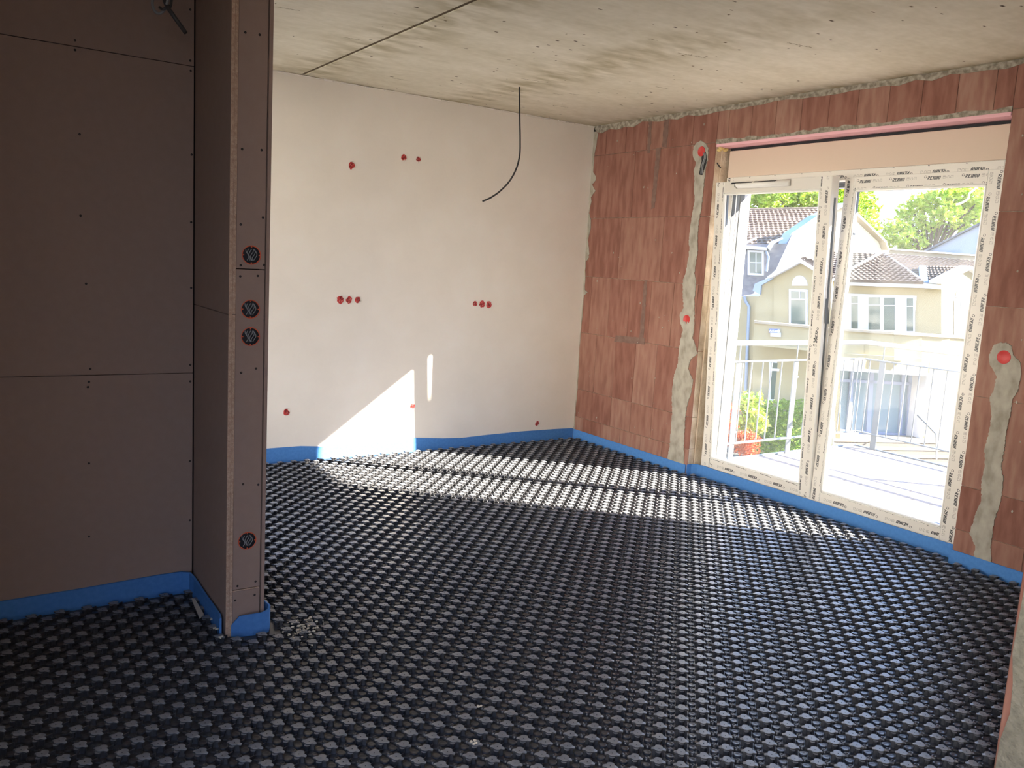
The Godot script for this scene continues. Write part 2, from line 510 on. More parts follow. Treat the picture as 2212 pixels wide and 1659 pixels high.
func room() -> void:
	# white plastered wall
	var back := struct("wall_back")
	solid("plaster", back, Vector3(-3.85, -0.3, -0.25), Vector3(0.0, 2.9, 0.0), M.plaster)
	# torn edge of its plaster running onto the red wall
	var edge := [[1292, 290], [1283, 340], [1281, 372], [1287, 380], [1286, 390], [1279, 398], [1286, 412], [1276, 426], [1277, 436], [1272, 460], [1276, 476], [1275, 496], [1270, 520], [1272, 540], [1272, 556], [1265, 565], [1264, 590], [1263, 626], [1269, 632], [1261, 638], [1258, 680], [1254, 720], [1251, 760], [1249, 800], [1246, 850], [1243, 890], [1241, 925]]
	var line := []
	for p in edge: line.append(Vector2(p[0], p[1]))
	var torn := []
	for k in line.size() - 1:
		torn.append(line[k])
		var n := 4
		for i in range(1, n): torn.append(line[k].lerp(line[k + 1], float(i) / n) + Vector2(rng.randf_range(-0.8, 0.8), 0))
	torn.append(line[-1])
	var poly := []
	for p in torn:
		var q := wp(p.x, p.y, 0, -0.004)
		poly.append(Vector3(-0.004, q.y, max(q.z, 0.004)))
	poly.append(Vector3(-0.004, 0.02, 0.004))
	poly.append(Vector3(-0.004, 0.02, -0.002))
	poly.append(Vector3(-0.004, 2.69, -0.002))
	var st := mb()
	prism(st, poly, Vector3.LEFT, 0.006)
	build(st, "torn_plaster", M.patch, back)
	# thin bead of plaster squeezed up against the ceiling
	st = mb()
	for k in 46:
		var x := -3.55 + k * 0.078
		if rng.randf() < 0.75:
			box(st, Vector3(x, H - 0.006, 0.003), Vector3(rng.randf_range(0.05, 0.09), rng.randf_range(0.006, 0.014), rng.randf_range(0.008, 0.022)), 0.003)
	stuff(build(st, "plaster_bead", M.plaster, back))

	# window wall: clay blocks in front of a core, the door opening left free
	var win := struct("wall_window")
	st = mb()
	span(st, Vector3(0.1, -0.3, -0.25), Vector3(0.355, 2.9, 1.41))
	span(st, Vector3(0.1, -0.3, 3.46), Vector3(0.30, 2.9, 3.6))
	span(st, Vector3(0.1, -0.3, 3.6), Vector3(0.355, 2.9, 8.2))
	span(st, Vector3(0.1, 2.445, 1.41), Vector3(0.355, 2.9, 3.46))
	span(st, Vector3(0.095, -0.3, 1.41), Vector3(0.355, 0.04, 3.46))
	span(st, Vector3(0.3, 2.4, 1.41), Vector3(0.355, 2.46, 3.46))
	span(st, Vector3(0.004, -0.3, -0.25), Vector3(0.1, -0.0, 1.41))
	span(st, Vector3(0.004, -0.3, 3.46), Vector3(0.1, -0.0, 8.2))
	span(st, Vector3(0.004, -0.3, 1.41), Vector3(0.1, -0.03, 3.46))
	build(st, "core", M.cream_block, win)
	solid("joint_bed", win, Vector3(0.004, 0.0, 0.0), Vector3(0.1, 2.75, 1.4), M.mortar)
	solid("joint_bed", win, Vector3(0.004, 0.0, 3.47), Vector3(0.1, 2.75, 6.0), M.mortar)
	solid("joint_bed", win, Vector3(0.004, 2.455, 1.4), Vector3(0.1, 2.75, 3.47), M.mortar)
	var rows := [[-0.05, 0.201, 0.25, 0.13], [0.201, 0.448, 0.25, 0.02], [0.448, 0.95, 0.25, 0.02], [0.95, 1.438, 0.25, 0.14], [1.438, 1.935, 0.25, 0.06], [1.935, 2.457, 0.375, 0.2]]
	for r in rows:
		blocks(win, 0.0, 1.41, r[0], r[1], r[2] * 2.0 if r[0] > 1.0 else r[2], r[3])
		blocks(win, 3.46, 6.0, r[0], r[1], 0.5, r[3])
	blocks(win, 0.0, 1.41, 2.457, 2.72, 0.25, 0.08)
	blocks(win, 1.41, 3.46, 2.447, 2.72, 0.205, 0.1)
	blocks(win, 3.46, 6.0, 2.457, 2.72, 0.5, 0.1)
	# blocks lining the left side of the opening
	var ys := [-0.05, 0.205, 0.448, 0.948, 1.438, 1.94, 2.45]
	for k in 6:
		solid("reveal_block", win, Vector3(0.004, ys[k] + 0.001, 1.395), Vector3(0.058 if k < 3 else 0.088, ys[k + 1] - 0.001, 1.41), M.cream_block, 0.002)
	# render on the outside of the opening
	solid("joint_filler", win, Vector3(0.06, -0.03, 1.40), Vector3(0.15, 2.45, 1.422), M.cream_block)
	solid("outer_reveal", win, Vector3(0.300, -0.06, 1.30), Vector3(0.37, 2.133, 1.452), M.white_paint, 0.003)
	solid("outer_reveal", win, Vector3(0.300, -0.06, 3.58), Vector3(0.37, 2.133, 3.7), M.white_paint, 0.003)
	solid("outer_render", win, Vector3(0.355, -0.5, -0.25), Vector3(0.37, 3.2, 1.44), M.white_paint)
	solid("outer_render", win, Vector3(0.355, -0.5, 3.6), Vector3(0.37, 3.2, 8.2), M.white_paint)
	solid("outer_render", win, Vector3(0.330, 2.133, 1.30), Vector3(0.37, 3.2, 3.62), M.white_paint)
	# mortar squeezed out under the ceiling, ragged below
	var low := []
	for k in 60:
		var z := 0.0 + k * 0.1
		low.append(Vector3(-0.004, H - 0.018 - rng.randf_range(0.0, 0.03) - (0.02 if z < 0.6 else 0.0), z))
	var top := [Vector3(-0.004, H + 0.01, 5.9), Vector3(-0.004, H + 0.01, 0.0)]
	st = mb()
	prism(st, low + top, Vector3.LEFT, 0.006)
	build(st, "mortar_seam", M.mortar, win)
	# ragged mortar on the lower edge of the lintel
	low = []
	for k in 42: low.append(Vector3(-0.003, 2.458 + rng.randf_range(0.0, 0.02), 1.41 + k * 0.05))
	st = mb()
	prism(st, low + [Vector3(-0.003, 2.444, 3.46), Vector3(-0.003, 2.444, 1.41)], Vector3.LEFT, 0.005)
	build(st, "mortar_seam", M.mortar, win)
	# filled cable chases
	var a1 := [[1330, 262], [1290, 285], [1262, 320], [1252, 370], [1256, 440], [1285, 490], [1280, 520], [1262, 570], [1270, 640], [1262, 760], [1270, 900], [1245, 1040], [1222, 1180], [1210, 1330], [1215, 1400], [1205, 1500], [1175, 1659]]
	var a2 := [[940, 170], [940, 300], [945, 390], [915, 440], [918, 500], [940, 560], [920, 640], [905, 760], [900, 830], [865, 940], [850, 1100], [855, 1200], [845, 1350], [835, 1480], [815, 1600]]
	var b2 := [[950, 1660], [945, 1520], [950, 1400], [960, 1250], [975, 1150], [1005, 1060], [1020, 960], [980, 870], [1000, 800], [1055, 750], [1040, 690], [1015, 620], [1025, 560], [1030, 460], [1030, 330], [1045, 180]]
	var b1 := [[1265, 1659], [1285, 1540], [1305, 1420], [1300, 1320], [1312, 1120], [1335, 1010], [1345, 920], [1360, 800], [1370, 700], [1385, 560], [1410, 460], [1415, 340], [1380, 290]]
	var pts := []
	for p in a1: pts.append(Vector2(1240 + p[0] / 4.879, 250 + p[1] / 4.879))
	for p in a2: pts.append(Vector2(1220 + p[0] / 3.685, 560 + p[1] / 3.685))
	for p in b2: pts.append(Vector2(1220 + p[0] / 3.685, 560 + p[1] / 3.685))
	for p in b1: pts.append(Vector2(1240 + p[0] / 4.879, 250 + p[1] / 4.879))
	st = mb()
	prism(st, on_wall(ragged(pts, 3.0, 0.8), 0, -0.005), Vector3.LEFT, 0.008, 0.002)
	build(st, "plaster_patch", M.patch, win).set_meta("label", "long grey plaster strip filling the cable chase left of the door")
	var a3 := [[470, 272], [430, 275], [400, 285], [370, 350], [375, 400], [400, 440], [415, 470], [400, 540], [375, 600], [385, 700], [370, 800], [345, 890], [345, 1000], [325, 1080], [325, 1200], [300, 1260], [255, 1390], [290, 1470], [275, 1560], [385, 1590], [380, 1460], [390, 1400], [400, 1320], [440, 1200], [455, 1080], [440, 1000], [460, 900], [470, 800], [495, 700], [510, 600], [540, 560], [560, 460], [555, 390], [510, 340], [500, 290]]
	pts = []
	for p in a3: pts.append(Vector2(2000 + p[0] / 2.72, 640 + p[1] / 2.72))
	st = mb()
	prism(st, on_wall(ragged(pts, 3.0, 1.2), 0, -0.006), Vector3.LEFT, 0.009, 0.002)
	build(st, "plaster_patch", M.patch, win).set_meta("label", "grey plaster strip running down from the red box right of the door")
	# open end of the left chase with cables in it
	pts = []
	for p in [[1385, 375], [1345, 430], [1345, 480], [1325, 560], [1318, 620], [1352, 626], [1375, 560], [1395, 500], [1400, 430]]: pts.append(Vector2(1240 + p[0] / 4.879, 250 + p[1] / 4.879))
	st = mb()
	prism(st, on_wall(ragged(pts, 3.0, 0.6), 0, -0.0056), Vector3.LEFT, 0.006)
	build(st, "open_chase", M.rubber, win)
	st = mb()
	for o in [[0, 0], [14, 4]]:
		st = mb()
		var q := []
		for p in [[1380 - o[0], 390], [1388 - o[0], 440 + o[1]], [1362 - o[0], 520], [1352 - o[0], 610]]: q.append(wp(1240 + p[0] / 4.879, 250 + p[1] / 4.879, 0, -0.008))
		tube(st, curve(q), 0.004, 6)
		build(st, "chase_cable", M.grey_cable, win)
	# smaller mortar smears on the clay
	st = mb()
	for s in [[1402, 262, 1408, 262, 1404, 330, 1398, 330], [1436, 252, 1446, 250, 1440, 318, 1430, 318], [1418, 320, 1428, 318, 1414, 448, 1406, 452], [1392, 605, 1398, 605, 1390, 735, 1380, 735], [1330, 724, 1392, 730, 1392, 744, 1326, 738]]:
		st = mb()
		var q := [Vector2(s[0], s[1]), Vector2(s[2], s[3]), Vector2(s[4], s[5]), Vector2(s[6], s[7])]
		prism(st, on_wall(ragged(q, 5.0, 1.0), 0, -0.0022), Vector3.LEFT, 0.003)
		build(st, "mortar_smear", M.smear, win)
	st = mb()
	for k in 70:
		var y := rng.randf_range(0.15, 2.6)
		var z := rng.randf_range(0.03, 1.38) if rng.randf() < 0.7 else rng.randf_range(3.48, 4.0)
		var q := []
		var r := rng.randf_range(0.002, 0.007)
		for i in 6: q.append(Vector3(-0.0032, y + sin(TAU * i / 6) * r * rng.randf_range(0.6, 1.8), z + cos(TAU * i / 6) * r * rng.randf_range(0.4, 1)))
		prism(st, q, Vector3.LEFT, 0.002)
	stuff(build(st, "plaster_splash", M.patch, win))

	# concrete ceiling of two slabs with an open joint
	var roof := struct("ceiling")
	for s in [[-5.2, -2.575], [-2.545, 0.37]]:
		st = mb()
		box(st, Vector3((s[0] + s[1]) / 2, H + 0.16, 4.0), Vector3(s[1] - s[0], 0.3, 8.5))
		var slab := build(st, "slab", M.concrete, roof)
		st = mb()
		st.set_smooth_group(-1)
		var y := H
		var p := [Vector3(s[0], y, -0.25), Vector3(s[1], y, -0.25), Vector3(s[1], y, 8.25), Vector3(s[0], y, 8.25)]
		var uv := []
		for q in p: uv.append(Vector2((q.x + 5.0) / 5.0, q.z / 6.0))
		uvquad(st, p, uv)
		for q in 4:
			var a: Vector3 = p[q]
			var b: Vector3 = p[(q + 1) % 4]
			uvquad(st, [b, a, a + Vector3(0, 0.012, 0), b + Vector3(0, 0.012, 0)], [uv[(q + 1) % 4], uv[q], uv[q], uv[(q + 1) % 4]])
		build(st, "soffit", M.ceiling, slab)
	solid("joint_fill", roof, Vector3(-2.58, H + 0.007, -0.25), Vector3(-2.54, H + 0.2, 8.2), grain([[0.1, c8(96, 82, 66)], [1.0, c8(132, 116, 96)]], 0.05, 45, Vector3.ONE * 3, 0.95, 256))

	# plasterboard partition on the left and the short wing wall in front of it
	var left := struct("wall_left")
	solid("core", left, Vector3(-4.95, -0.3, 1.97), Vector3(-3.63, 2.9, 2.1), M.dark_gap)
	solid("bay_side", left, Vector3(-3.85, -0.3, 1.955), Vector3(-3.609, 2.9, 1.97), M.gypsum)
	var bx := [-4.95, -4.93, -3.762]
	var by := [-0.06, 0.978, 2.235, 2.74]
	for i in 2:
		for j in 3:
			var st2 := mb()
			span(st2, Vector3(bx[i] + 0.0012, by[j] + 0.0012, 2.1), Vector3(bx[i + 1] - (0.003 if i == 1 else 0.0012), by[j + 1] - 0.0012, 2.12), 0.001)
			build(st2, "gypsum_board", M.gypsum, left)
	var holes := [[162, 87], [162, 108], [411, 21], [411, 131], [412, 153], [172, 290], [414, 334], [413, 480], [174, 466], [413, 622], [186, 613], [195, 797], [192, 825], [190, 836], [411, 788], [411, 824], [192, 1001], [410, 996], [192, 1159], [410, 1124]]
	for h in holes: screw(wp(h[0], h[1], 2, 2.12), Vector3.BACK, left)
	var wing := struct("wall_wing")
	solid("core", wing, Vector3(-3.73, -0.3, 1.97), Vector3(-3.635, 2.9, 2.6), M.dark_gap)
	# left face: two layers of board, seen end on at the front
	for j in 2:
		var y0: float = [-0.05, 1.27][j]
		var y1: float = [1.27, 2.74][j]
		solid("gypsum_board", wing, Vector3(-3.76, y0 + 0.001, 2.12), Vector3(-3.747, y1 - 0.001, 2.645), M.gypsum, 0.0015)
		solid("gypsum_board", wing, Vector3(-3.746, y0 + 0.001, 2.12), Vector3(-3.734, y1 - 0.001, 2.643), M.gypsum_edge, 0.001)
	solid("gypsum_board_edge", wing, Vector3(-3.7596, -0.03, 2.644), Vector3(-3.7474, 2.74, 2.6462), M.gypsum_edge)
	solid("gypsum_board", wing, Vector3(-3.622, -0.05, 1.97), Vector3(-3.609, 2.74, 2.645), M.gypsum, 0.001)
	# front of the wing: three pieces of board
	var fy := [-0.02, 0.186, 1.441, 2.74]
	for j in 3:
		solid("front_board", wing, Vector3(-3.7325, fy[j] + 0.002, 2.6), Vector3(-3.625, fy[j + 1] - (0.006 if j == 0 else 0.0015), 2.638), M.gypsum, 0.0012)
	solid("board_chamfer", wing, Vector3(-3.7325, 0.181, 2.6), Vector3(-3.626, 0.185, 2.637), M.gypsum_edge)
	for h in [[530, 70], [561, 75], [523, 322], [565, 324], [520, 485], [568, 470], [520, 573], [570, 572], [519, 597], [557, 596], [553, 796], [521, 805], [525, 1046], [558, 1047], [513, 1266], [552, 1256], [508, 1297], [550, 1285]]:
		screw(wp(h[0], h[1], 2, 2.638), Vector3.BACK, wing)

	# end of the concrete wall close to the camera on the right
	var right := struct("wall_right")
	solid("clay_core", right, Vector3(-1.93, -0.3, 4.675), Vector3(0.1, 2.9, 4.98), M.brick1, 0.004)
	var wob := []
	for k in 30: wob.append(Vector3(-1.936, -0.05 + k * 0.095, 4.682 + rng.randf_range(0.0, 0.008) + (0.012 if k > 2 and k < 5 else 0.0)))
	st = mb()
	prism(st, wob + [Vector3(-1.936, 2.7, 4.98), Vector3(-1.936, -0.05, 4.98)], Vector3.LEFT, 0.008)
	build(st, "render_coat", M.concrete, right)
	st = mb()
	for k in 26:
		var c := Vector3(-1.9362, rng.randf_range(0.0, 1.2), rng.randf_range(4.71, 4.95))
		var q := []
		var r := rng.randf_range(0.002, 0.006)
		for i in 7: q.append(c + Vector3(0, sin(TAU * i / 7) * r * rng.randf_range(0.5, 2.0), cos(TAU * i / 7) * r))
		prism(st, q, Vector3.LEFT, 0.001)
	stuff(build(st, "air_hole", M.step_front, right))

	# the rest of the flat, behind the camera: closed but for a window on the far left
	var rear := struct("wall_rear")
	solid("plaster", rear, Vector3(-5.15, -0.3, 8.0), Vector3(0.37, 2.9, 8.2), M.gypsum)
	var far := struct("wall_far_left")
	st = mb()
	span(st, Vector3(-5.15, -0.3, 1.97), Vector3(-4.95, 2.9, 4.7))
	span(st, Vector3(-5.15, -0.3, 7.9), Vector3(-4.95, 2.9, 8.2))
	span(st, Vector3(-5.15, -0.3, 4.7), Vector3(-4.95, 0.05, 7.9))
	span(st, Vector3(-5.15, 2.6, 4.7), Vector3(-4.95, 2.9, 7.9))
	build(st, "plaster", M.plaster, far)
	# wall closing the room behind the partition, with a tall window of its own
	var bay := struct("wall_bay")
	st = mb()
	span(st, Vector3(-3.85, -0.3, -0.25), Vector3(-3.65, 2.9, 0.1))
	span(st, Vector3(-3.85, -0.3, 1.87), Vector3(-3.65, 2.9, 1.97))
	span(st, Vector3(-3.85, 2.55, 0.1), Vector3(-3.65, 2.9, 1.87))
	span(st, Vector3(-3.85, -0.3, 0.1), Vector3(-3.65, 0.05, 1.87))
	build(st, "plaster", M.plaster, bay)

func screw(p: Vector3, out_dir: Vector3, parent: Node) -> void:
	if not M.has("screw_mesh"):
		var st := mb()
		lathe(st, [Vector2(0.0045, -0.001), Vector2(0.0045, 0.0004), Vector2(0.0038, 0.0007), Vector2(0.0014, 0.0005), Vector2(0.0, -0.0006)], 10, Transform3D(Basis(Vector3.RIGHT, PI / 2), Vector3.ZERO))
		M.screw_mesh = meshed(st, M.screw)
	put(M.screw_mesh, "screw", parent, Transform3D(Basis(), p))

# ---------------------------------------------------------------- the studded heating panels on the floor
func stud_mesh() -> ArrayMesh:           # pale worn top over a glossy black body
	var st := mb()
	var body := mb()
	body.set_smooth_group(-1)
	var n := 32
	var turn := PI / 4                                # the long lobes point along the diagonal
	var out := []
	for i in n:
		var a := TAU * i / n
		var r := 0.0148
		var drop := 0.0
		for s in [0.0, PI]:
			var d := absf(angle_difference(a, s))
			if d < 0.5: r = max(r, 0.0148 + 0.0092 * clampf((0.5 - d) / 0.32, 0.0, 1.0))
		drop = max(0.0, r - 0.0160) * 0.28
		var d2 := absf(angle_difference(a, -PI / 2))
		if d2 < 0.85: r = max(r, 0.0148 + 0.0062 * sqrt(max(0.0, 1.0 - pow(d2 / 0.85, 2))))
		out.append([a + turn, r, drop])
	var P := func(i: int, k: float, dr: float, y: float, use_drop := 1.0) -> Vector3:
		var o: Array = out[i % n]
		var r: float = max(o[1] * k + dr, 0.001)
		return Vector3(cos(o[0]) * r, y - o[2] * use_drop, sin(o[0]) * r)
	st.set_smooth_group(-1)
	for i in n:
		var j := i + 1
		var a0: float = out[i][0]
		var a1: float = out[j % n][0]
		var h0 := Vector3(cos(a0), 0, sin(a0)) * 0.0019
		var h1 := Vector3(cos(a1), 0, sin(a1)) * 0.0019
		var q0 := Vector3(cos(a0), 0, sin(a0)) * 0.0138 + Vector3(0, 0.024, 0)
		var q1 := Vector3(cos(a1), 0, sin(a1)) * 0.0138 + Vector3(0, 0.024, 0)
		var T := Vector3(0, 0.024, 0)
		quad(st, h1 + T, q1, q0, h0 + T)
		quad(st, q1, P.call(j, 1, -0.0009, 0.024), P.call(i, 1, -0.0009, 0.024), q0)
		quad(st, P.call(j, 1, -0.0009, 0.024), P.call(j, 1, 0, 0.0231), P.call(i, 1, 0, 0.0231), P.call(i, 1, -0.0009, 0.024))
		quad(body, P.call(j, 1, 0, 0.0231), P.call(j, 1, 0, 0.0195), P.call(i, 1, 0, 0.0195), P.call(i, 1, 0, 0.0231))
		quad(body, P.call(j, 1, 0, 0.0195), P.call(j, 0.78, 0, 0.0180), P.call(i, 0.78, 0, 0.0180), P.call(i, 1, 0, 0.0195))
		quad(body, P.call(j, 0.78, 0, 0.0180), P.call(j, 0.86, 0, 0.0, 0), P.call(i, 0.86, 0, 0.0, 0), P.call(i, 0.78, 0, 0.0180))
		quad(body, h0 + T, h0 + T * 0.75, h1 + T * 0.75, h1 + T)
		tri(body, h0 + T * 0.75, T * 0.75, h1 + T * 0.75)
	# the lower catch in front
	var c := Vector3(-0.7071, 0, 0.7071) * 0.0135
	for i in 12:
		var a := TAU * i / 12.0
		var b := TAU * (i + 1) / 12.0
		var e0 := c + Vector3(cos(a), 0, sin(a)) * 0.0088
		var e1 := c + Vector3(cos(b), 0, sin(b)) * 0.0088
		var y1 := Vector3(0, 0.0198, 0)
		var y0 := Vector3(0, 0.0168, 0)
		tri(st, c + y1, e1 + y1, e0 + y1)
		quad(body, e0 + y1, e1 + y1, e1 + y0, e0 + y0)
		quad(body, e0 + y0, e1 + y0, c.lerp(e1, 0.7), c.lerp(e0, 0.7))
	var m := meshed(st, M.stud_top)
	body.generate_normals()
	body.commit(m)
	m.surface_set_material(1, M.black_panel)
	return m

func panel_here(x: float, z: float) -> bool:
	if z < 0.03 or x < -4.93: return false
	if x < -3.63 and z < 2.0: return false
	if x > -0.025 and (x > 0.045 or z < 1.47 or z > 3.42): return false
	if x < -3.6 and z < 2.15: return false
	if x < -3.59 and x > -3.79 and z < 2.675: return false
	if x > -1.96 and z > 4.65: return false
	return true

func floor_panels() -> void:
	var fl := struct("floor")
	solid("screed_base", fl, Vector3(-5.15, -0.4, -0.25), Vector3(0.1, -0.03, 8.2), M.concrete)
	var st := mb()
	span(st, Vector3(-4.95, -0.03, 0.0), Vector3(0.0, 0.0, 8.0))
	span(st, Vector3(0.0, -0.03, 1.411), Vector3(0.09, 0.0, 3.459))
	build(st, "panel_sheet", M.black_panel, fl)
	var stud := stud_mesh()
	var found := []
	var domes := []
	var discs := []
	var ridges := []
	for i in range(-132, 1):
		for j in range(0, 110):
			var x := 0.05 * (i + 0.19)
			var z := 0.05 * (j + 0.40)
			if not panel_here(x, z): continue
			var s := shown(Vector3(x, 0.02, z))
			if s.x < -250 or s.x > 2450 or s.y > 1950: continue
			if (i + j) % 2 != 0: found.append([z, Vector3(x, 0, z), s])
			else: discs.append(Transform3D(Basis(), Vector3(x, 0, z)))
			if (i + j) % 2 != 0 and panel_here(x + 0.025, z + 0.025):
				domes.append(Transform3D(Basis(Vector3.UP, rng.randf_range(-0.1, 0.1)), Vector3(x + 0.025, 0, z + 0.025)))
				ridges.append(Transform3D(Basis(), Vector3(x + 0.012, 0, z - 0.012)))
	for f in found:
		f[0] = f[1].distance_to(eye) + (100.0 if f[2].x < -5 or f[2].x > 2215 or f[2].y > 1665 else 0.0)
	found.sort_custom(func(a, b): return a[0] < b[0])
	var rest := []
	for k in found.size():
		if k < 300: put(stud, "stud", fl, Transform3D(Basis(), found[k][1]))
		else: rest.append(Transform3D(Basis(), found[k][1]))
	many(stud, rest, "stud_field", fl)
	st = mb()
	lathe(st, [Vector2(0.0142, 0.0), Vector2(0.0138, 0.0035), Vector2(0.0125, 0.0052), Vector2(0.010, 0.0058), Vector2(0.006, 0.0050), Vector2(0.0, 0.0048)], 18)
	many(meshed(st, M.black_panel), domes, "dome_field", fl)
	st = mb()
	lathe(st, [Vector2(0.0095, 0.0), Vector2(0.0085, 0.0085), Vector2(0.0075, 0.0092), Vector2(0.0022, 0.0092), Vector2(0.0018, 0.003), Vector2(0.0, 0.003)], 14)
	box(st, Vector3(0.0, 0.003, 0.0), Vector3(0.006, 0.006, 0.044), 0.002, Basis(Vector3.UP, PI / 4))
	many(meshed(st, M.black_panel), discs, "disc_field", fl)
	st = mb()
	box(st, Vector3(0.011, 0.0065, -0.006), Vector3(0.034, 0.013, 0.0034), 0.0015, Basis(Vector3.UP, 0.42))
	many(meshed(st, M.black_panel), ridges, "ridge_field", fl)

# ---------------------------------------------------------------- the balcony door
func profile(called: String, parent: Node, a: Vector3, b: Vector3, along: Vector3, off: float, printed := true) -> MeshInstance3D:   # one profile with printed film on its room side; along = reading direction
	var st := mb()
	if called == "stile" and a.z < 0.01:
		span(st, a + Vector3(0.0006, 0, 0), Vector3(a.x + 0.018, b.y, b.z), 0.003)
		span(st, Vector3(a.x + 0.015, a.y, a.z + 0.003), Vector3(b.x - 0.015, b.y, b.z - 0.004), 0.003)
	else:
		span(st, a + Vector3(0.0006, 0, 0), b, 0.003)
	st.generate_normals()
	var m: ArrayMesh = st.commit()
	m.surface_set_material(0, M.pvc)
	st = mb()
	st.set_smooth_group(-1)
	var x: float = a.x
	var e := 0.003
	var p := [Vector3(x, a.y + e, b.z - e), Vector3(x, a.y + e, a.z + e), Vector3(x, b.y - e, a.z + e), Vector3(x, b.y - e, b.z - e)]
	var across := -along.cross(Vector3.RIGHT)          # seen from the room, down the text
	var uv := []
	for q in p: uv.append(Vector2((q.dot(along) + off) / 0.22, (q - (a + b) * 0.5).dot(across) / 0.094 + 0.28))
	uvquad(st, [p[0], p[1], p[2], p[3]], uv)
	st.generate_normals()
	st.commit(m)
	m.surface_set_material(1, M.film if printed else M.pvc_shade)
	var o := MeshInstance3D.new()
	o.mesh = m
	o.name = called
	parent.add_child(o, true)
	return o

func leaf(parent: Node, w: float, h: float, sl: float, sr: float, sb: float, stp: float, offs: Array, plain_top := false, thick := 0.075) -> void:   # own axes: x depth outwards, y up, z width
	var flip_left := Vector3.DOWN if offs[4] > 0.5 else Vector3.UP
	profile("stile", parent, Vector3(0, 0, 0), Vector3(thick, h, sl), Vector3.UP, offs[0])
	profile("stile", parent, Vector3(0, 0, w - sr), Vector3(thick, h, w), Vector3.DOWN, offs[1])
	profile("rail", parent, Vector3(0.0002, 0, sl), Vector3(thick, sb, w - sr), Vector3.FORWARD, offs[2])
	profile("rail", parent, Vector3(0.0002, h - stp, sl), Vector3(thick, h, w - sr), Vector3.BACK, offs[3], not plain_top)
	var st := mb()                                     # glazing beads, sloping in to the pane
	var z0 := sl
	var z1 := w - sr
	var y0 := sb
	var y1 := h - stp
	var d := 0.014
	for s in [[Vector3(0.012, y0 + d / 2, (z0 + z1) / 2), Vector3(0.022, d, z1 - z0)], [Vector3(0.012, y1 - d / 2, (z0 + z1) / 2), Vector3(0.022, d, z1 - z0)], [Vector3(0.012, (y0 + y1) / 2, z0 + d / 2), Vector3(0.022, y1 - y0, d)], [Vector3(0.012, (y0 + y1) / 2, z1 - d / 2), Vector3(0.022, y1 - y0, d)]]:
		box(st, s[0], s[1], 0.005)
	build(st, "glazing_bead", M.pvc, parent)
	st = mb()
	for s in [[Vector3(0.027, y0 + 0.003, (z0 + z1) / 2), Vector3(0.03, 0.006 + d, z1 - z0)], [Vector3(0.027, y1 - 0.003, (z0 + z1) / 2), Vector3(0.03, 0.006 + d, z1 - z0)], [Vector3(0.027, (y0 + y1) / 2, z0 + 0.003), Vector3(0.03, y1 - y0, 0.006 + d)], [Vector3(0.027, (y0 + y1) / 2, z1 - 0.003), Vector3(0.03, y1 - y0, 0.006 + d)]]:
		box(st, s[0] + Vector3(0.006, 0, 0), s[1] * Vector3(0.6, 1, 1) )
	build(st, "spacer", M.steel, parent)
	st = mb()
	box(st, Vector3(0.036, (y0 + y1) / 2, (z0 + z1) / 2), Vector3(0.004, y1 - y0 + 0.01, z1 - z0 + 0.01))
	build(st, "pane", M.glass, parent)

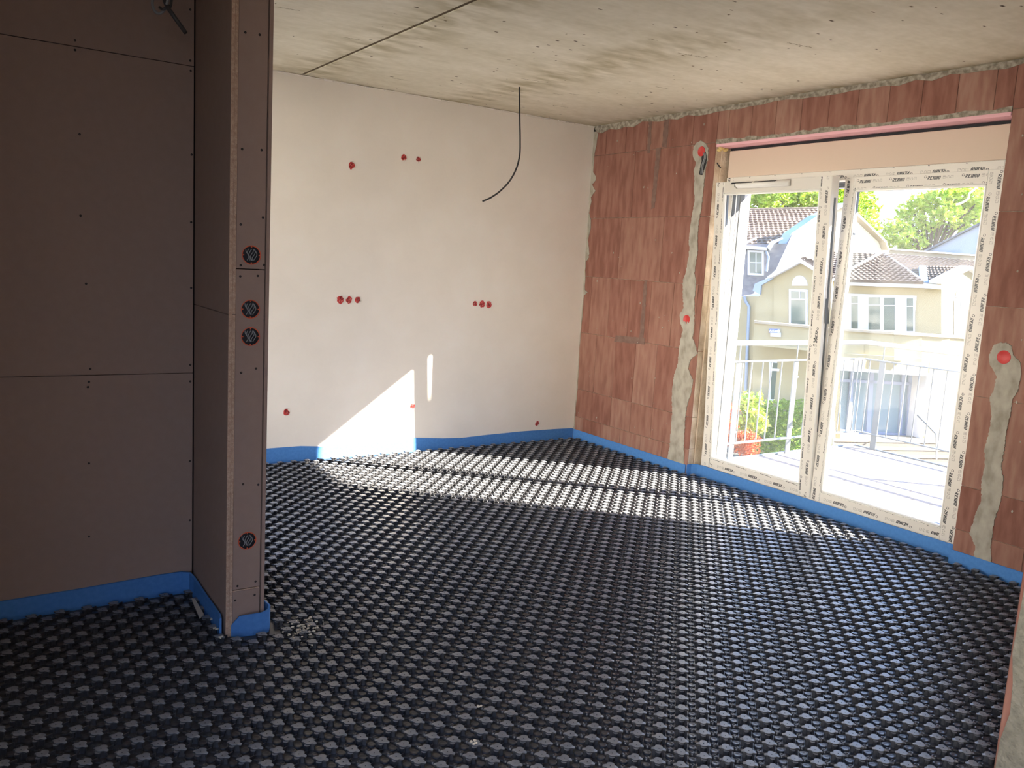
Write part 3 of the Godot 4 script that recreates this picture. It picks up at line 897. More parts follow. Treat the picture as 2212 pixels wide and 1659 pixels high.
func door() -> void:
	var d := struct("door_1")
	# fixed frame
	profile("frame_jamb", d, Vector3(0.100, 0.03, 1.446), Vector3(0.178, 2.217, 1.518), Vector3.UP, 0.05)
	profile("frame_jamb", d, Vector3(0.100, 0.03, 3.408), Vector3(0.178, 2.217, 3.459), Vector3.DOWN, 0.12)
	profile("frame_head", d, Vector3(0.1002, 2.152, 1.506), Vector3(0.178, 2.217, 3.408), Vector3.FORWARD, 0.03)
	profile("frame_sill", d, Vector3(0.1002, 0.03, 1.506), Vector3(0.178, 0.085, 3.408), Vector3.FORWARD, 0.10)
	solid("guide_rail", d, Vector3(0.19, 0.0, 1.412), Vector3(0.225, 2.19, 1.470), M.rail_grey, 0.002)
	solid("guide_rail", d, Vector3(0.255, 0.0, 1.412), Vector3(0.299, 2.19, 1.458), M.rail_grey, 0.002)
	solid("seal", d, Vector3(0.104, 0.08, 1.517), Vector3(0.135, 2.15, 1.521), M.rubber, 0.001)
	solid("seal", d, Vector3(0.15, 0.08, 1.517), Vector3(0.176, 2.15, 1.521), M.rail_grey, 0.001)
	solid("guide_rail", d, Vector3(0.19, 0.0, 3.44), Vector3(0.298, 2.19, 3.459), M.steel, 0.002)
	# right leaf, closed
	var lf := sub("leaf", d, Transform3D(Basis(), Vector3(0.095, 0.086, 2.440)))
	leaf(lf, 1.0, 2.083, 0.072, 0.110, 0.068, 0.075, [0.02, 0.10, 0.06, 0.14, 0.0])
	# left leaf, tilted into the room about its lower edge
	var tilt := Basis(Vector3.BACK, 0.0581)
	var lt := sub("tilted_leaf", d, Transform3D(tilt, Vector3(0.086, 0.089, 1.474)))
	leaf(lt, 0.966, 2.083, 0.078, 0.084, 0.074, 0.078, [0.15, 0.04, 0.11, 0.0, 0.0], true)
	var st := mb()                                     # row of three holes for the handle that is still missing
	for k in 3:
		st = mb()
		lathe(st, [Vector2(0.0058, 0.0), Vector2(0.0055, 0.0006), Vector2(0.0, 0.0003)], 12, Transform3D(Basis(Vector3.BACK, PI / 2), Vector3(0.0, 1.062 - k * 0.0215, 0.918)))
		build(st, "handle_hole", M.rubber, lt)
	st = mb()                                          # striker on the edge of the tilted leaf
	prism(st, [Vector3(0.03, 1.32, 0.969), Vector3(0.05, 1.17, 0.972), Vector3(0.062, 1.16, 0.975), Vector3(0.06, 1.22, 0.973)], Vector3.RIGHT, 0.012)
	box(st, Vector3(0.04, 1.2, 0.967), Vector3(0.016, 1.5, 0.003))
	build(st, "lock_rail", M.steel, lt)
	st = mb()                                          # trickle vent on its top rail
	var vz := [0.203, 0.652]
	var sec := [Vector2(0.0, 2.077), Vector2(-0.03, 2.065), Vector2(-0.032, 2.045), Vector2(-0.006, 2.031), Vector2(0.0, 2.033)]
	for k in sec.size():
		var p: Vector2 = sec[k]
		var q: Vector2 = sec[(k + 1) % sec.size()]
		quad_out(st, Vector3(p.x, p.y, vz[0] + (0.012 if k in [2, 3] else 0.0)), Vector3(q.x, q.y, vz[0] + (0.012 if k in [1, 2] else 0.0)), Vector3(q.x, q.y, vz[1]), Vector3(p.x, p.y, vz[1]), Vector3(-0.012, 2.052, 0.43))
	for e in vz:
		for k in range(1, sec.size() - 1): tri_out(st, Vector3(sec[0].x, sec[0].y, e), Vector3(sec[k].x, sec[k].y, e), Vector3(sec[k + 1].x, sec[k + 1].y, e), Vector3(-0.012, 2.052, 0.43))
	build(st, "trickle_vent", M.pvc, lt)
	st = mb()
	for r in [0.0, 0.5]:
		for k in 2:
			st = mb()
			var o := Vector3(-0.0155, 2.0715, 0.0).lerp(Vector3(-0.0315, 2.060, 0), r)
			box(st, o + Vector3(0, 0.0, 0.255 + k * 0.2), Vector3(0.006, 0.004, 0.185), 0.0, Basis(Vector3.BACK, 0.38))
			build(st, "vent_slot", M.rubber, lt)

	# roller shutter box over the door, the pink insulation above it
	var sb := thing("shutter_box", "cream roller shutter box spanning the top of the balcony door opening", "shutter box", Vector3(0.098, 2.217, 2.455))
	st = mb()
	box(st, Vector3(0.1, 0.093, 0.0), Vector3(0.2, 0.186, 2.0), 0.003)
	build(st, "housing", M.box_cream, sb)
	for k in 5:
		st = mb()
		box(st, Vector3(0.145, -0.03 - k * 0.0135, 0.0), Vector3(0.012, 0.0115, 1.93), 0.003)
		build(st, "shutter_slat", M.steel, sb)
	solid("dark_slot", sb, Vector3(0.012, 0.188, -1.0), Vector3(0.2, 0.204, 1.0), M.rubber)
	var pk := thing("insulation_board", "pink foam insulation board lining the underside of the door lintel", "insulation", Vector3(0.07, 2.424, 2.435))
	solid("board", pk, Vector3(-0.072, 0.0, -1.022), Vector3(0.23, 0.0205, 1.022), M.pink, 0.002)
	var pf := thing("foam_dab", "yellowish dab of expanding foam in the upper left corner of the door opening", "foam", Vector3(0.06, 2.418, 1.425))
	st = mb()
	for k in 7:
		var c := Vector3(rng.randf_range(-0.05, 0.06), rng.randf_range(-0.012, 0.004), rng.randf_range(-0.004, 0.01))
		lathe(st, [Vector2(0.0, -0.014), Vector2(0.012, -0.009), Vector2(0.015, 0.0), Vector2(0.0, 0.014)], 8, Transform3D(Basis().scaled(Vector3(1.4, 1, 1)), c))
	build(st, "foam_lump", M.yellow_foam, pf)
	st = mb()
	var q := []
	for p in [[1549, 352], [1556, 362], [1564, 369], [1570, 371]]: q.append(wp(p[0], p[1], 2, 1.418))
	tube(st, curve(q), 0.004, 6)
	tag(build(st, numbered("wire_stub"), M.black_cable), "short black wire end sticking out of the left side of the door opening", "wire")

# ---------------------------------------------------------------- blue edge strips
func ribbon(pts: Array, tops: Array, t: float, called: String, label: String) -> MeshInstance3D:   # pts in plan on the wall side, t towards the room
	var st := mb()
	st.set_smooth_group(-1)
	var fr := []
	for k in pts.size():
		var d: Vector2 = (pts[min(k + 1, pts.size() - 1)] - pts[max(k - 1, 0)]).normalized()
		fr.append(pts[k] + Vector2(d.y, -d.x) * t)
	for k in pts.size() - 1:
		var a: Vector2 = pts[k]
		var b: Vector2 = pts[k + 1]
		var c: Vector2 = fr[k + 1]
		var d: Vector2 = fr[k]
		var ya: float = tops[k]
		var yb: float = tops[k + 1]
		var mid := Vector3((a.x + c.x) / 2, 0.04, (a.y + c.y) / 2)
		var A := Vector3(a.x, ya, a.y)
		var B := Vector3(b.x, yb, b.y)
		var Cc := Vector3(c.x, yb - 0.001, c.y)
		var D := Vector3(d.x, ya - 0.001, d.y)
		var z := func(p: Vector3) -> Vector3: return Vector3(p.x, 0.0005, p.z)
		quad_out(st, A, B, Cc, D, mid)
		quad_out(st, D, Cc, z.call(Cc), z.call(D), mid)
		quad_out(st, A, B, z.call(B), z.call(A), mid)
		if k == 0: quad_out(st, A, D, z.call(D), z.call(A), mid)
		if k == pts.size() - 2: quad_out(st, B, Cc, z.call(Cc), z.call(B), mid)
	var o := build(st, numbered(called), M.foam_blue)
	tag(o, label, "edge strip")
	return o

func strips() -> void:
	var pts := []
	var tops := []
	for p in [[578, 971], [620, 966], [650, 964], [700, 965], [722, 960], [800, 955], [860, 951], [900, 946], [960, 947], [1000, 946], [1040, 941], [1130, 932], [1200, 927], [1238, 925]]:
		var w := wp(p[0], p[1], 2, 0.008)
		pts.append(Vector2(min(w.x, -0.009), 0.0005))
		tops.append(w.y)
	pts[0].x = -3.64
	ribbon(pts, tops, -0.008, "edge_strip", "blue foam edge strip along the foot of the white wall")
	ribbon([Vector2(-0.0085, 0.003), Vector2(-0.0085, 0.5), Vector2(-0.0085, 1.0), Vector2(-0.0085, 1.395)], [0.086, 0.084, 0.083, 0.082], 0.008, "edge_strip", "blue foam edge strip at the foot of the red wall left of the door")
	ribbon([Vector2(-0.005, 1.412), Vector2(0.03, 1.42), Vector2(0.062, 1.45), Vector2(0.08, 1.49), Vector2(0.083, 1.6), Vector2(0.083, 2.4), Vector2(0.083, 2.9), Vector2(0.083, 3.455)], [0.086, 0.09, 0.092, 0.09, 0.086, 0.084, 0.083, 0.084], 0.008, "edge_strip", "blue foam edge strip under the balcony door threshold")
	ribbon([Vector2(-0.0085, 3.45), Vector2(-0.0085, 3.7), Vector2(-0.0085, 4.0), Vector2(-0.0085, 4.66)], [0.082, 0.08, 0.077, 0.077], 0.013, "edge_strip", "short blue foam edge strip below the red wall right of the door")
	var lp := [Vector2(-4.94, 2.1205), Vector2(-4.7, 2.1205), Vector2(-4.5, 2.1205), Vector2(-4.2, 2.1205), Vector2(-3.9, 2.1205), Vector2(-3.81, 2.125), Vector2(-3.777, 2.15), Vector2(-3.7685, 2.2), Vector2(-3.7685, 2.4), Vector2(-3.7685, 2.61), Vector2(-3.775, 2.645)]
	ribbon(lp, [0.085, 0.085, 0.086, 0.09, 0.10, 0.101, 0.1, 0.092, 0.086, 0.085, 0.084], -0.008, "edge_strip", "blue foam edge strip along the dark plasterboard wall and its wing")
	ribbon([Vector2(-3.735, 2.64), Vector2(-3.71, 2.655), Vector2(-3.66, 2.668), Vector2(-3.625, 2.672), Vector2(-3.6, 2.662), Vector2(-3.585, 2.63), Vector2(-3.59, 2.58), Vector2(-3.6, 2.54), Vector2(-3.601, 2.2), Vector2(-3.601, 1.97)], [0.048, 0.085, 0.09, 0.092, 0.095, 0.098, 0.098, 0.095, 0.09, 0.09], -0.007, "edge_strip", "blue foam edge strip curling loosely round the foot of the wing wall")

# ---------------------------------------------------------------- boxes, cables, crumbs
func clogged_box(u: float, v: float, r: float, cut: Array, label: String, group: String) -> void:
	var p := wp(u, v, 2, 0.0)
	var o := thing("socket_box", label, "socket box", p, group)
	var st := mb()
	var q := []
	var n := 18
	for i in n:
		var a := TAU * i / n
		var k := rng.randf_range(0.82, 1.08)
		for c in cut:
			if absf(angle_difference(a, c)) < 0.6: k *= 0.72
		q.append(Vector3(cos(a) * r * k * 0.86, sin(a) * r * k, 0.003))
	prism(st, q, Vector3.BACK, 0.004)
	build(st, "red_cup", M.red_plastic, o)
	st = mb()
	for i in 6:
		var c := Vector3(rng.randf_range(-0.55, 0.55) * r, rng.randf_range(-0.6, 0.6) * r, 0.0034)
		bar(st, c, c + Vector3(rng.randf_range(-0.5, 0.5) * r, rng.randf_range(-0.4, 0.4) * r, 0.002), 0.005, 0.005, 0.001)
	stuff(build(st, "dark_scrape", M.dark_red, o))
	st = mb()
	for i in 6:
		var c := Vector3(rng.randf_range(-0.6, 0.6) * r, rng.randf_range(-0.6, 0.6) * r, 0.0034)
		bar(st, c, c + Vector3(rng.randf_range(-0.4, 0.4) * r, rng.randf_range(-0.4, 0.4) * r, 0.002), 0.004, 0.004, 0.001)
	stuff(build(st, "pale_scrape", M.pale_red, o))
	st = mb()
	for i in 9:
		var a := rng.randf() * TAU
		box(st, Vector3(cos(a) * r * 0.95, sin(a) * r * 1.05, 0.002), Vector3(rng.randf_range(0.004, 0.012), rng.randf_range(0.003, 0.007), 0.004), 0.0012, Basis(Vector3.BACK, a))
	stuff(build(st, "plaster_crumb", M.plaster, o))

func open_box(u: float, v: float, label: String) -> void:
	var p := wp(u, v, 2, 2.638)
	var o := thing("flush_box", label, "flush box", p, "")
	var up := Basis(Vector3.RIGHT, PI / 2)
	var r := 0.0335
	var st := mb()
	lathe(st, [Vector2(r + 0.002, -0.001), Vector2(r + 0.0025, 0.0014), Vector2(r, 0.0016), Vector2(r - 0.0015, 0.0)], 28, Transform3D(up, Vector3.ZERO))
	build(st, "rim", M.orange_plastic, o)
	st = mb()
	lathe(st, [Vector2(r - 0.001, 0.0004), Vector2(r * 0.9, 0.0008), Vector2(0.0, 0.0006)], 28, Transform3D(up, Vector3.ZERO))
	build(st, "cup", M.rubber, o)
	st = mb()
	for k in 4:
		st = mb()
		var a := TAU * k / 4.0
		box(st, Vector3(cos(a), sin(a), 0) * (r - 0.004) + Vector3(0, 0, 0.0012), Vector3(0.005, 0.005, 0.0016), 0.0007)
		build(st, "screw_lug", M.orange_plastic, o)
	for k in 6:
		st = mb()
		var q := []
		var x0 := -0.016 + k * 0.006
		for i in 5: q.append(Vector3(x0 + 0.006 * sin(i * 1.3 + k), -0.02 + i * 0.0105, 0.0012 + 0.002 * sin(i * 0.8)))
		tube(st, curve(q, 3), 0.0016, 5)
		build(st, "coiled_wire", M.grey_cable, o)

func fittings() -> void:
	rng.seed = 11
	var g := "red socket boxes scraped free in the white wall"
	clogged_box(760, 358, 0.028, [-0.9], "single red socket box high on the white wall, lower left of the upper pair", g)
	clogged_box(872, 341, 0.026, [-1.6, -0.8], "left one of the upper pair of red socket boxes below the ceiling", g)
	clogged_box(903.5, 344.5, 0.022, [1.57, -1.57], "right one of the upper pair of red socket boxes, lens shaped and smaller", g)
	clogged_box(735, 647.5, 0.031, [], "leftmost of the left row of three red socket boxes at mid height", g)
	clogged_box(753.5, 647.5, 0.029, [2.5], "middle one of the left row of three red socket boxes at mid height", g)
	clogged_box(772.5, 648, 0.026, [-0.6], "rightmost of the left row of three red socket boxes at mid height", g)
	clogged_box(1026, 656.5, 0.024, [-1.5], "leftmost of the right row of three red socket boxes at mid height", g)
	clogged_box(1041, 657, 0.030, [], "middle one of the right row of three red socket boxes at mid height", g)
	clogged_box(1056, 658, 0.029, [], "rightmost of the right row of three red socket boxes at mid height", g)
	clogged_box(619, 890, 0.027, [0.6], "red socket box low on the white wall beside the dark wing wall", g)
	clogged_box(891, 877, 0.024, [1.2], "red socket box low on the white wall inside the bright sun patch", g)
	clogged_box(1160, 915, 0.024, [2.4, -0.8], "red socket box low on the white wall near the room corner", g)
	open_box(543, 551, "uppermost orange rimmed flush box in the front of the wing wall")
	open_box(541, 668, "upper one of the close pair of orange rimmed flush boxes on the wing wall")
	open_box(541, 727, "lower one of the close pair of orange rimmed flush boxes on the wing wall")
	open_box(534, 1168, "lowest orange rimmed flush box near the foot of the wing wall")
	for c in [[1515, 327, 0.036, "round red box lid at the top of the left plaster strip"], [1483, 690, 0.034, "round red box half plastered over, midway down the left plaster strip"], [2168.5, 771.5, 0.036, "round red box in the plaster strip right of the door"]]:
		var p := wp(c[0], c[1], 0, -0.006)
		var o := thing("wall_box", c[3], "wall box", p)
		var r: float = c[2]
		var st := mb()
		lathe(st, [Vector2(r, -0.002), Vector2(r, 0.001), Vector2(r - 0.003, 0.0018), Vector2(r - 0.005, 0.0004), Vector2(0.0, 0.0004)], 28, Transform3D(Basis(Vector3.BACK, PI / 2), Vector3.ZERO))
		build(st, "lid", M.red_plastic, o)
		if c[1] > 600 and c[1] < 700:
			st = mb()
			for k in 6:
				var a: float = rng.randf_range(-2.6, -0.4) if c[1] < 700 else rng.randf() * TAU
				box(st, Vector3(-0.0015, sin(a) * r * 0.85, cos(a) * r * 0.8), Vector3(0.003, 0.016, 0.02) * rng.randf_range(0.5, 1.0), 0.0012, Basis(Vector3.RIGHT, rng.randf() * 3))
			stuff(build(st, "plaster_crumb", M.patch, o))
	# cable hanging from the ceiling in the middle of the room
	var top := wp(1122, 188, 1, H)
	var depth := (look.inverse() * (top - eye)).z * -1.0
	var q := []
	for p in [[1122, 184], [1122.5, 250], [1123.5, 300], [1122.5, 335], [1115, 365], [1100, 392], [1080, 413], [1060, 427], [1042, 435]]: q.append(at(p[0], p[1], depth))
	var st := mb()
	tube(st, curve(q, 6), 0.0058, 10)
	tag(build(st, numbered("ceiling_cable"), M.black_cable), "black cable hanging from the concrete ceiling and curving to the left at its end", "cable")
	# knotted cable at the upper left
	var kn := thing("knotted_cable", "knotted grey and black cable hanging into view above the dark plasterboard wall", "cable", at(365, 20, 3.05))
	for line in [[[[336, -60], [331, -20], [329, 5], [333, 22], [343, 29], [353, 24], [360, 10], [366, -20], [372, -60]], 0.0052, "grey_loop"], [[[345, -60], [350, -25], [358, 8], [372, 30], [386, 50], [401, 71]], 0.0078, "cable_end"], [[[380, -50], [371, -5], [362, 12], [352, 20], [345, 16]], 0.005, "black_loop"]]:
		q = []
		var k := 0
		for p in line[0]:
			q.append(at(p[0], p[1], 3.05 + 0.01 * sin(k * 1.7)) - kn.position)
			k += 1
		q[0].y = (H - kn.position.y) if line[2] != "cable_end" else q[0].y
		st = mb()
		tube(st, curve(q, 5), line[1], 8)
		build(st, line[2], M.grey_cable if line[2] == "grey_loop" else M.dark_cable, kn)
	# shards and crumbs on the panels
	var sh := []
	for p in [[414, 1292], [421, 1293], [438, 1322], [440, 1326], [431, 1333], [428, 1325]]: sh.append(wp(p[0], p[1], 1, 0.028))
	st = mb()
	prism(st, sh, Vector3.UP, 0.008)
	tag(build(st, numbered("plaster_shard"), M.debris), "long pale plaster shard lying on the panels beside the wing wall", "shard")
	rng.seed = 5
	for c in [[454, 1338, 0.011, "small pale crumb on the panels just below the long plaster shard"], [466, 1358, 0.014, "pale crumb on the panels halfway along the wing wall foot"], [478, 1378, 0.012, "pale crumb on the panels at the front corner of the wing wall"], [1032, 1525, 0.013, "upper whitish lump of plaster stuck on a stud near the picture's bottom"], [1023, 1604, 0.014, "lower whitish lump of plaster stuck on a stud near the picture's bottom"]]:
		var p := wp(c[0], c[1], 1, 0.026)
		st = mb()
		for k in 5:
			var r: float = c[2] * rng.randf_range(0.4, 0.8)
			box(st, Vector3(rng.randf_range(-1, 1) * r, 0.002, rng.randf_range(-1, 1) * r), Vector3(r, 0.006, r * 0.8), 0.002, Basis(Vector3.UP, rng.randf() * 3))
		var o := build(st, numbered("plaster_crumb"), M.debris)
		o.position = p
		tag(o, c[3], "crumb")
	st = mb()
	for k in 90:
		var p := wp(rng.randfn(655, 22), rng.randfn(1358, 16), 1, 0.004 if rng.randf() < 0.6 else 0.026)
		var r := rng.randf_range(0.004, 0.014)
		box(st, p, Vector3(r, 0.004, r * rng.randf_range(0.5, 1)), 0.001, Basis(Vector3.UP, rng.randf() * 3))
	var db := build(st, numbered("debris"), M.debris)
	tag(db, "sprinkle of beige plaster dust and crumbs on the panels before the wing wall", "debris")
	stuff(db)

# ---------------------------------------------------------------- the balcony
func balcony() -> void:
	var by := -0.05
	var bx := 2.69
	var bz := 0.995
	var b := thing("balcony_deck", "pale wooden balcony deck of long boards outside the door", "balcony", Vector3(0.38, by, bz))
	var z := 0.0
	while z < 4.0:
		solid("deck_board", b, Vector3(0.0, -0.028, z + 0.003), Vector3(bx - 0.38, 0.0, z + 0.141), M.deck, 0.003)
		z += 0.144
	solid("edge_rail", b, Vector3(bx - 0.38, -0.2, 0.0), Vector3(bx - 0.38 + 0.03, 0.012, 4.0), M.steel, 0.004)
	solid("edge_rail", b, Vector3(0.0, -0.2, -0.035), Vector3(bx - 0.35, 0.012, -0.003), M.steel, 0.004)
	solid("slab", b, Vector3(0.0, -0.25, 0.0), Vector3(bx - 0.38, -0.07, 4.0), M.concrete)
	var r := thing("balcony_railing", "grey steel balcony railing with round handrail and thin balusters", "railing", Vector3(bx, by, bz))
	var top := 1.01
	var st := mb()
	tube(st, [Vector3(-2.3, top, 0.0), Vector3(0, top, 0), Vector3(0, top, 3.9)], 0.0225, 14)
	build(st, "handrail", M.stainless, r)
	for y in [0.853, 0.145]:
		st = mb()
		box(st, Vector3(-1.1, y, 0), Vector3(2.2, 0.012, 0.04), 0.002)
		box(st, Vector3(0, y, 1.95), Vector3(0.04, 0.012, 3.9), 0.002)
		build(st, "cross_bar", M.steel, r)
	var rod := mb()
	tube(rod, [Vector3(0, 0.15, 0), Vector3(0, 0.85, 0)], 0.006, 8)
	var rod_mesh := meshed(rod, M.steel)
	for zz in [-0.012, 0.068, 0.318, 0.445, 0.573, 0.701, 0.827, 1.08, 1.207, 1.334, 1.46, 1.59, 1.72]: put(rod_mesh, "baluster", r, Transform3D(Basis(), Vector3(0, 0, zz)))
	for x in [-0.077, -0.153, -0.3, -0.43, -0.56, -0.69, -0.82, -1.195, -1.331, -1.445, -1.587, -1.70, -1.83]: put(rod_mesh, "baluster", r, Transform3D(Basis(), Vector3(x, 0, 0)))
	for p in [[Vector3(0, 0, 0.2), Vector3(0.012, 0, 0.06)], [Vector3(0, 0, 2.0), Vector3(0.012, 0, 0.06)], [Vector3(-1.0, 0, 0), Vector3(0.06, 0, 0.012)], [Vector3(-1.75, 0, 0), Vector3(0.06, 0, 0.012)]]:
		st = mb()
		box(st, p[0] + Vector3(0, 0.365, 0), p[1] + Vector3(0, 0.97, 0), 0.002)
		tube(st, [p[0] + Vector3(0, 0.85, 0), p[0] + Vector3(0, top - 0.01, 0)], 0.006, 6)
		box(st, p[0] + Vector3(0.02, 0.7, 0.0), Vector3(0.05, 0.02, 0.02), 0.006)
		box(st, p[0] + Vector3(0.02, 0.24, 0.0), Vector3(0.05, 0.02, 0.02), 0.006)
		build(st, "post", M.steel, r)
	st = mb()
	var q := []
	for p in [[2114, 396], [2106, 408], [2094, 418], [2092, 428], [2080, 437], [2066, 442]]: q.append(at(p[0], p[1], 5.2))
	q.insert(0, Vector3(0.36, 2.16, q[0].z))
	tube(st, curve(q), 0.006, 6)
	tag(build(st, numbered("loose_wire"), M.white_paint), "thin white wire dangling outside at the top right of the balcony door", "wire")

# ---------------------------------------------------------------- houses, hedge and trees across the way
func plane_of(u0: float, d0: float, u1: float, d1: float) -> Array:     # an upright wall plane: a point, its outward direction
	var a := at(u0, 612, d0)
	var b := at(u1, 612, d1)
	var e := b - a
	e.y = 0
	e = e.normalized()
	var n := e.cross(Vector3.UP)
	if n.dot(eye - a) < 0: n = -n
	return [a, n, e]
func hit(pl: Array, u: float, v: float, off := 0.0) -> Vector3:
	var d := ray(u, v)
	return eye + d * ((pl[0] + pl[1] * off - eye).dot(pl[1]) / d.dot(pl[1]))
func sheet(called: String, parent: Node, pl: Array, pts: Array, thick: float, m: Material, off := 0.0) -> MeshInstance3D:
	var q := []
	for p in pts: q.append(hit(pl, p[0], p[1], off) - parent.position)
	var st := mb()
	prism(st, q, pl[1], thick)
	return build(st, called, m, parent)
func rect(u0: float, v0: float, u1: float, v1: float, dv := 0.0) -> Array:
	return [[u0, v0], [u1, v0 + dv], [u1, v1 + dv], [u0, v1]]
func window(parent: Node, pl: Array, u0: float, v0: float, u1: float, v1: float, fr: float, bars: Array, dv := 0.0) -> void:
	var w := sheet("window", parent, pl, rect(u0, v0, u1, v1, dv), 0.05, M.white_paint, 0.05)
	var q := []
	for p in rect(u0 + fr, v0 + fr, u1 - fr, v1 - fr, dv): q.append(hit(pl, p[0], p[1], 0.056) - parent.position)
	var st := mb()
	prism(st, q, pl[1], 0.02)
	build(st, "pane", M.win_glass, w)
	if bars.size():
		st = mb()
		for b in bars:
			q = []
			for p in rect(b[0], b[1], b[2], b[3], dv * 0.5): q.append(hit(pl, p[0], p[1], 0.075) - parent.position)
			prism(st, q, pl[1], 0.03)
		build(st, "glazing_bar", M.white_paint, w)
func tiles(called: String, parent: Node, bl: Vector3, br: Vector3, tr: Vector3, tl: Vector3, rows: int, m: Material, wave := 0.18) -> MeshInstance3D:   # rows of overlapping wavy tiles
	var st := mb()
	st.set_smooth_group(-1)
	var n := (br - bl).cross(tl - bl).normalized()
	if n.y < 0: n = -n
	var o: Vector3 = parent.position
	for k in rows:
		var t0 := float(k) / rows
		var t1 := float(k + 1) / rows
		var a := bl.lerp(tl, t0)
		var b := br.lerp(tr, t0)
		var c := br.lerp(tr, t1)
		var d := bl.lerp(tl, t1)
		var cols: int = max(2, int(a.distance_to(b) / wave * 3.0))
		for i in cols:
			var s0 := float(i) / cols
			var s1 := float(i + 1) / cols
			var w0 := n * (0.03 + 0.02 * sin(i * TAU / 3.0))
			var w1 := n * (0.03 + 0.02 * sin((i + 1) * TAU / 3.0))
			var p0 := a.lerp(b, s0) - o
			var p1 := a.lerp(b, s1) - o
			var p2 := d.lerp(c, s1) - o
			var p3 := d.lerp(c, s0) - o
			var mid := (p0 + p2) * 0.5 - n
			quad_out(st, p0 + w0 + n * 0.035, p1 + w1 + n * 0.035, p2 + w1, p3 + w0, mid)
			quad_out(st, p0 + w0 + n * 0.035, p1 + w1 + n * 0.035, p1 - n * 0.02, p0 - n * 0.02, mid + (tl - bl) * 0.5)
	quad_out(st, bl - o - n * 0.03, br - o - n * 0.03, tr - o - n * 0.03, tl - o - n * 0.03, (bl + tr) * 0.5 - o + n)
	return build(st, called, m, parent)
func leaf_mesh(m: Material) -> ArrayMesh:
	var st := mb()
	st.set_smooth_group(-1)
	for k in 4:
		var b := Basis(Vector3.UP, k * 1.7) * Basis(Vector3.RIGHT, 0.5 + 0.3 * k)
		var o := b * Vector3(0.1, 0, 0)
		st.set_color(Color.WHITE)
		var p := [o + b * Vector3(-0.3, 0, 0), o + b * Vector3(0, 0.06, -0.16), o + b * Vector3(0.36, 0, 0), o + b * Vector3(0, 0.06, 0.16)]
		tri(st, p[0], p[1], p[2])
		tri(st, p[0], p[2], p[3])
	return meshed(st, m)
func crown(parent: Node, clumps: Array, count: int, size: float, c0: Color, c1: Color, m: Material) -> void:   # clumps: [centre, radius]
	var xfs := []
	var cols := []
	var total := 0.0
	for c in clumps: total += pow(c[1], 2.2)
	for c in clumps:
		var n := int(count * pow(c[1], 2.2) / total)
		for k in n:
			var v: Vector3 = Vector3(rng.randfn(), rng.randfn(), rng.randfn()).normalized() * pow(rng.randf(), 0.4) * float(c[1])
			v.y *= 0.8
			var b := Basis(Vector3(rng.randfn(), rng.randfn(), rng.randfn()).normalized(), rng.randf() * TAU).scaled(Vector3.ONE * size * rng.randf_range(0.7, 1.4))
			xfs.append(Transform3D(b, c[0] + v - parent.position))
			cols.append(c0.lerp(c1, rng.randf()).srgb_to_linear())
	many(leaf_mesh(m), xfs, "foliage", parent, cols)

func st0(nb: Node3D) -> void:
	solid("wall", nb, Vector3(-8, 0, -14), Vector3(0, 14.0, 44), M.pale_wall)
	solid("roof", nb, Vector3(-8.4, 14.0, -14.4), Vector3(0.4, 14.4, 44.4), M.slate)
	for k in 15:
		for j in 3:
			solid("window", nb, Vector3(-0.02, 2.0 + j * 3.6, -12 + k * 3.6), Vector3(0.03, 3.6 + j * 3.6, -10.8 + k * 3.6), M.win_glass)

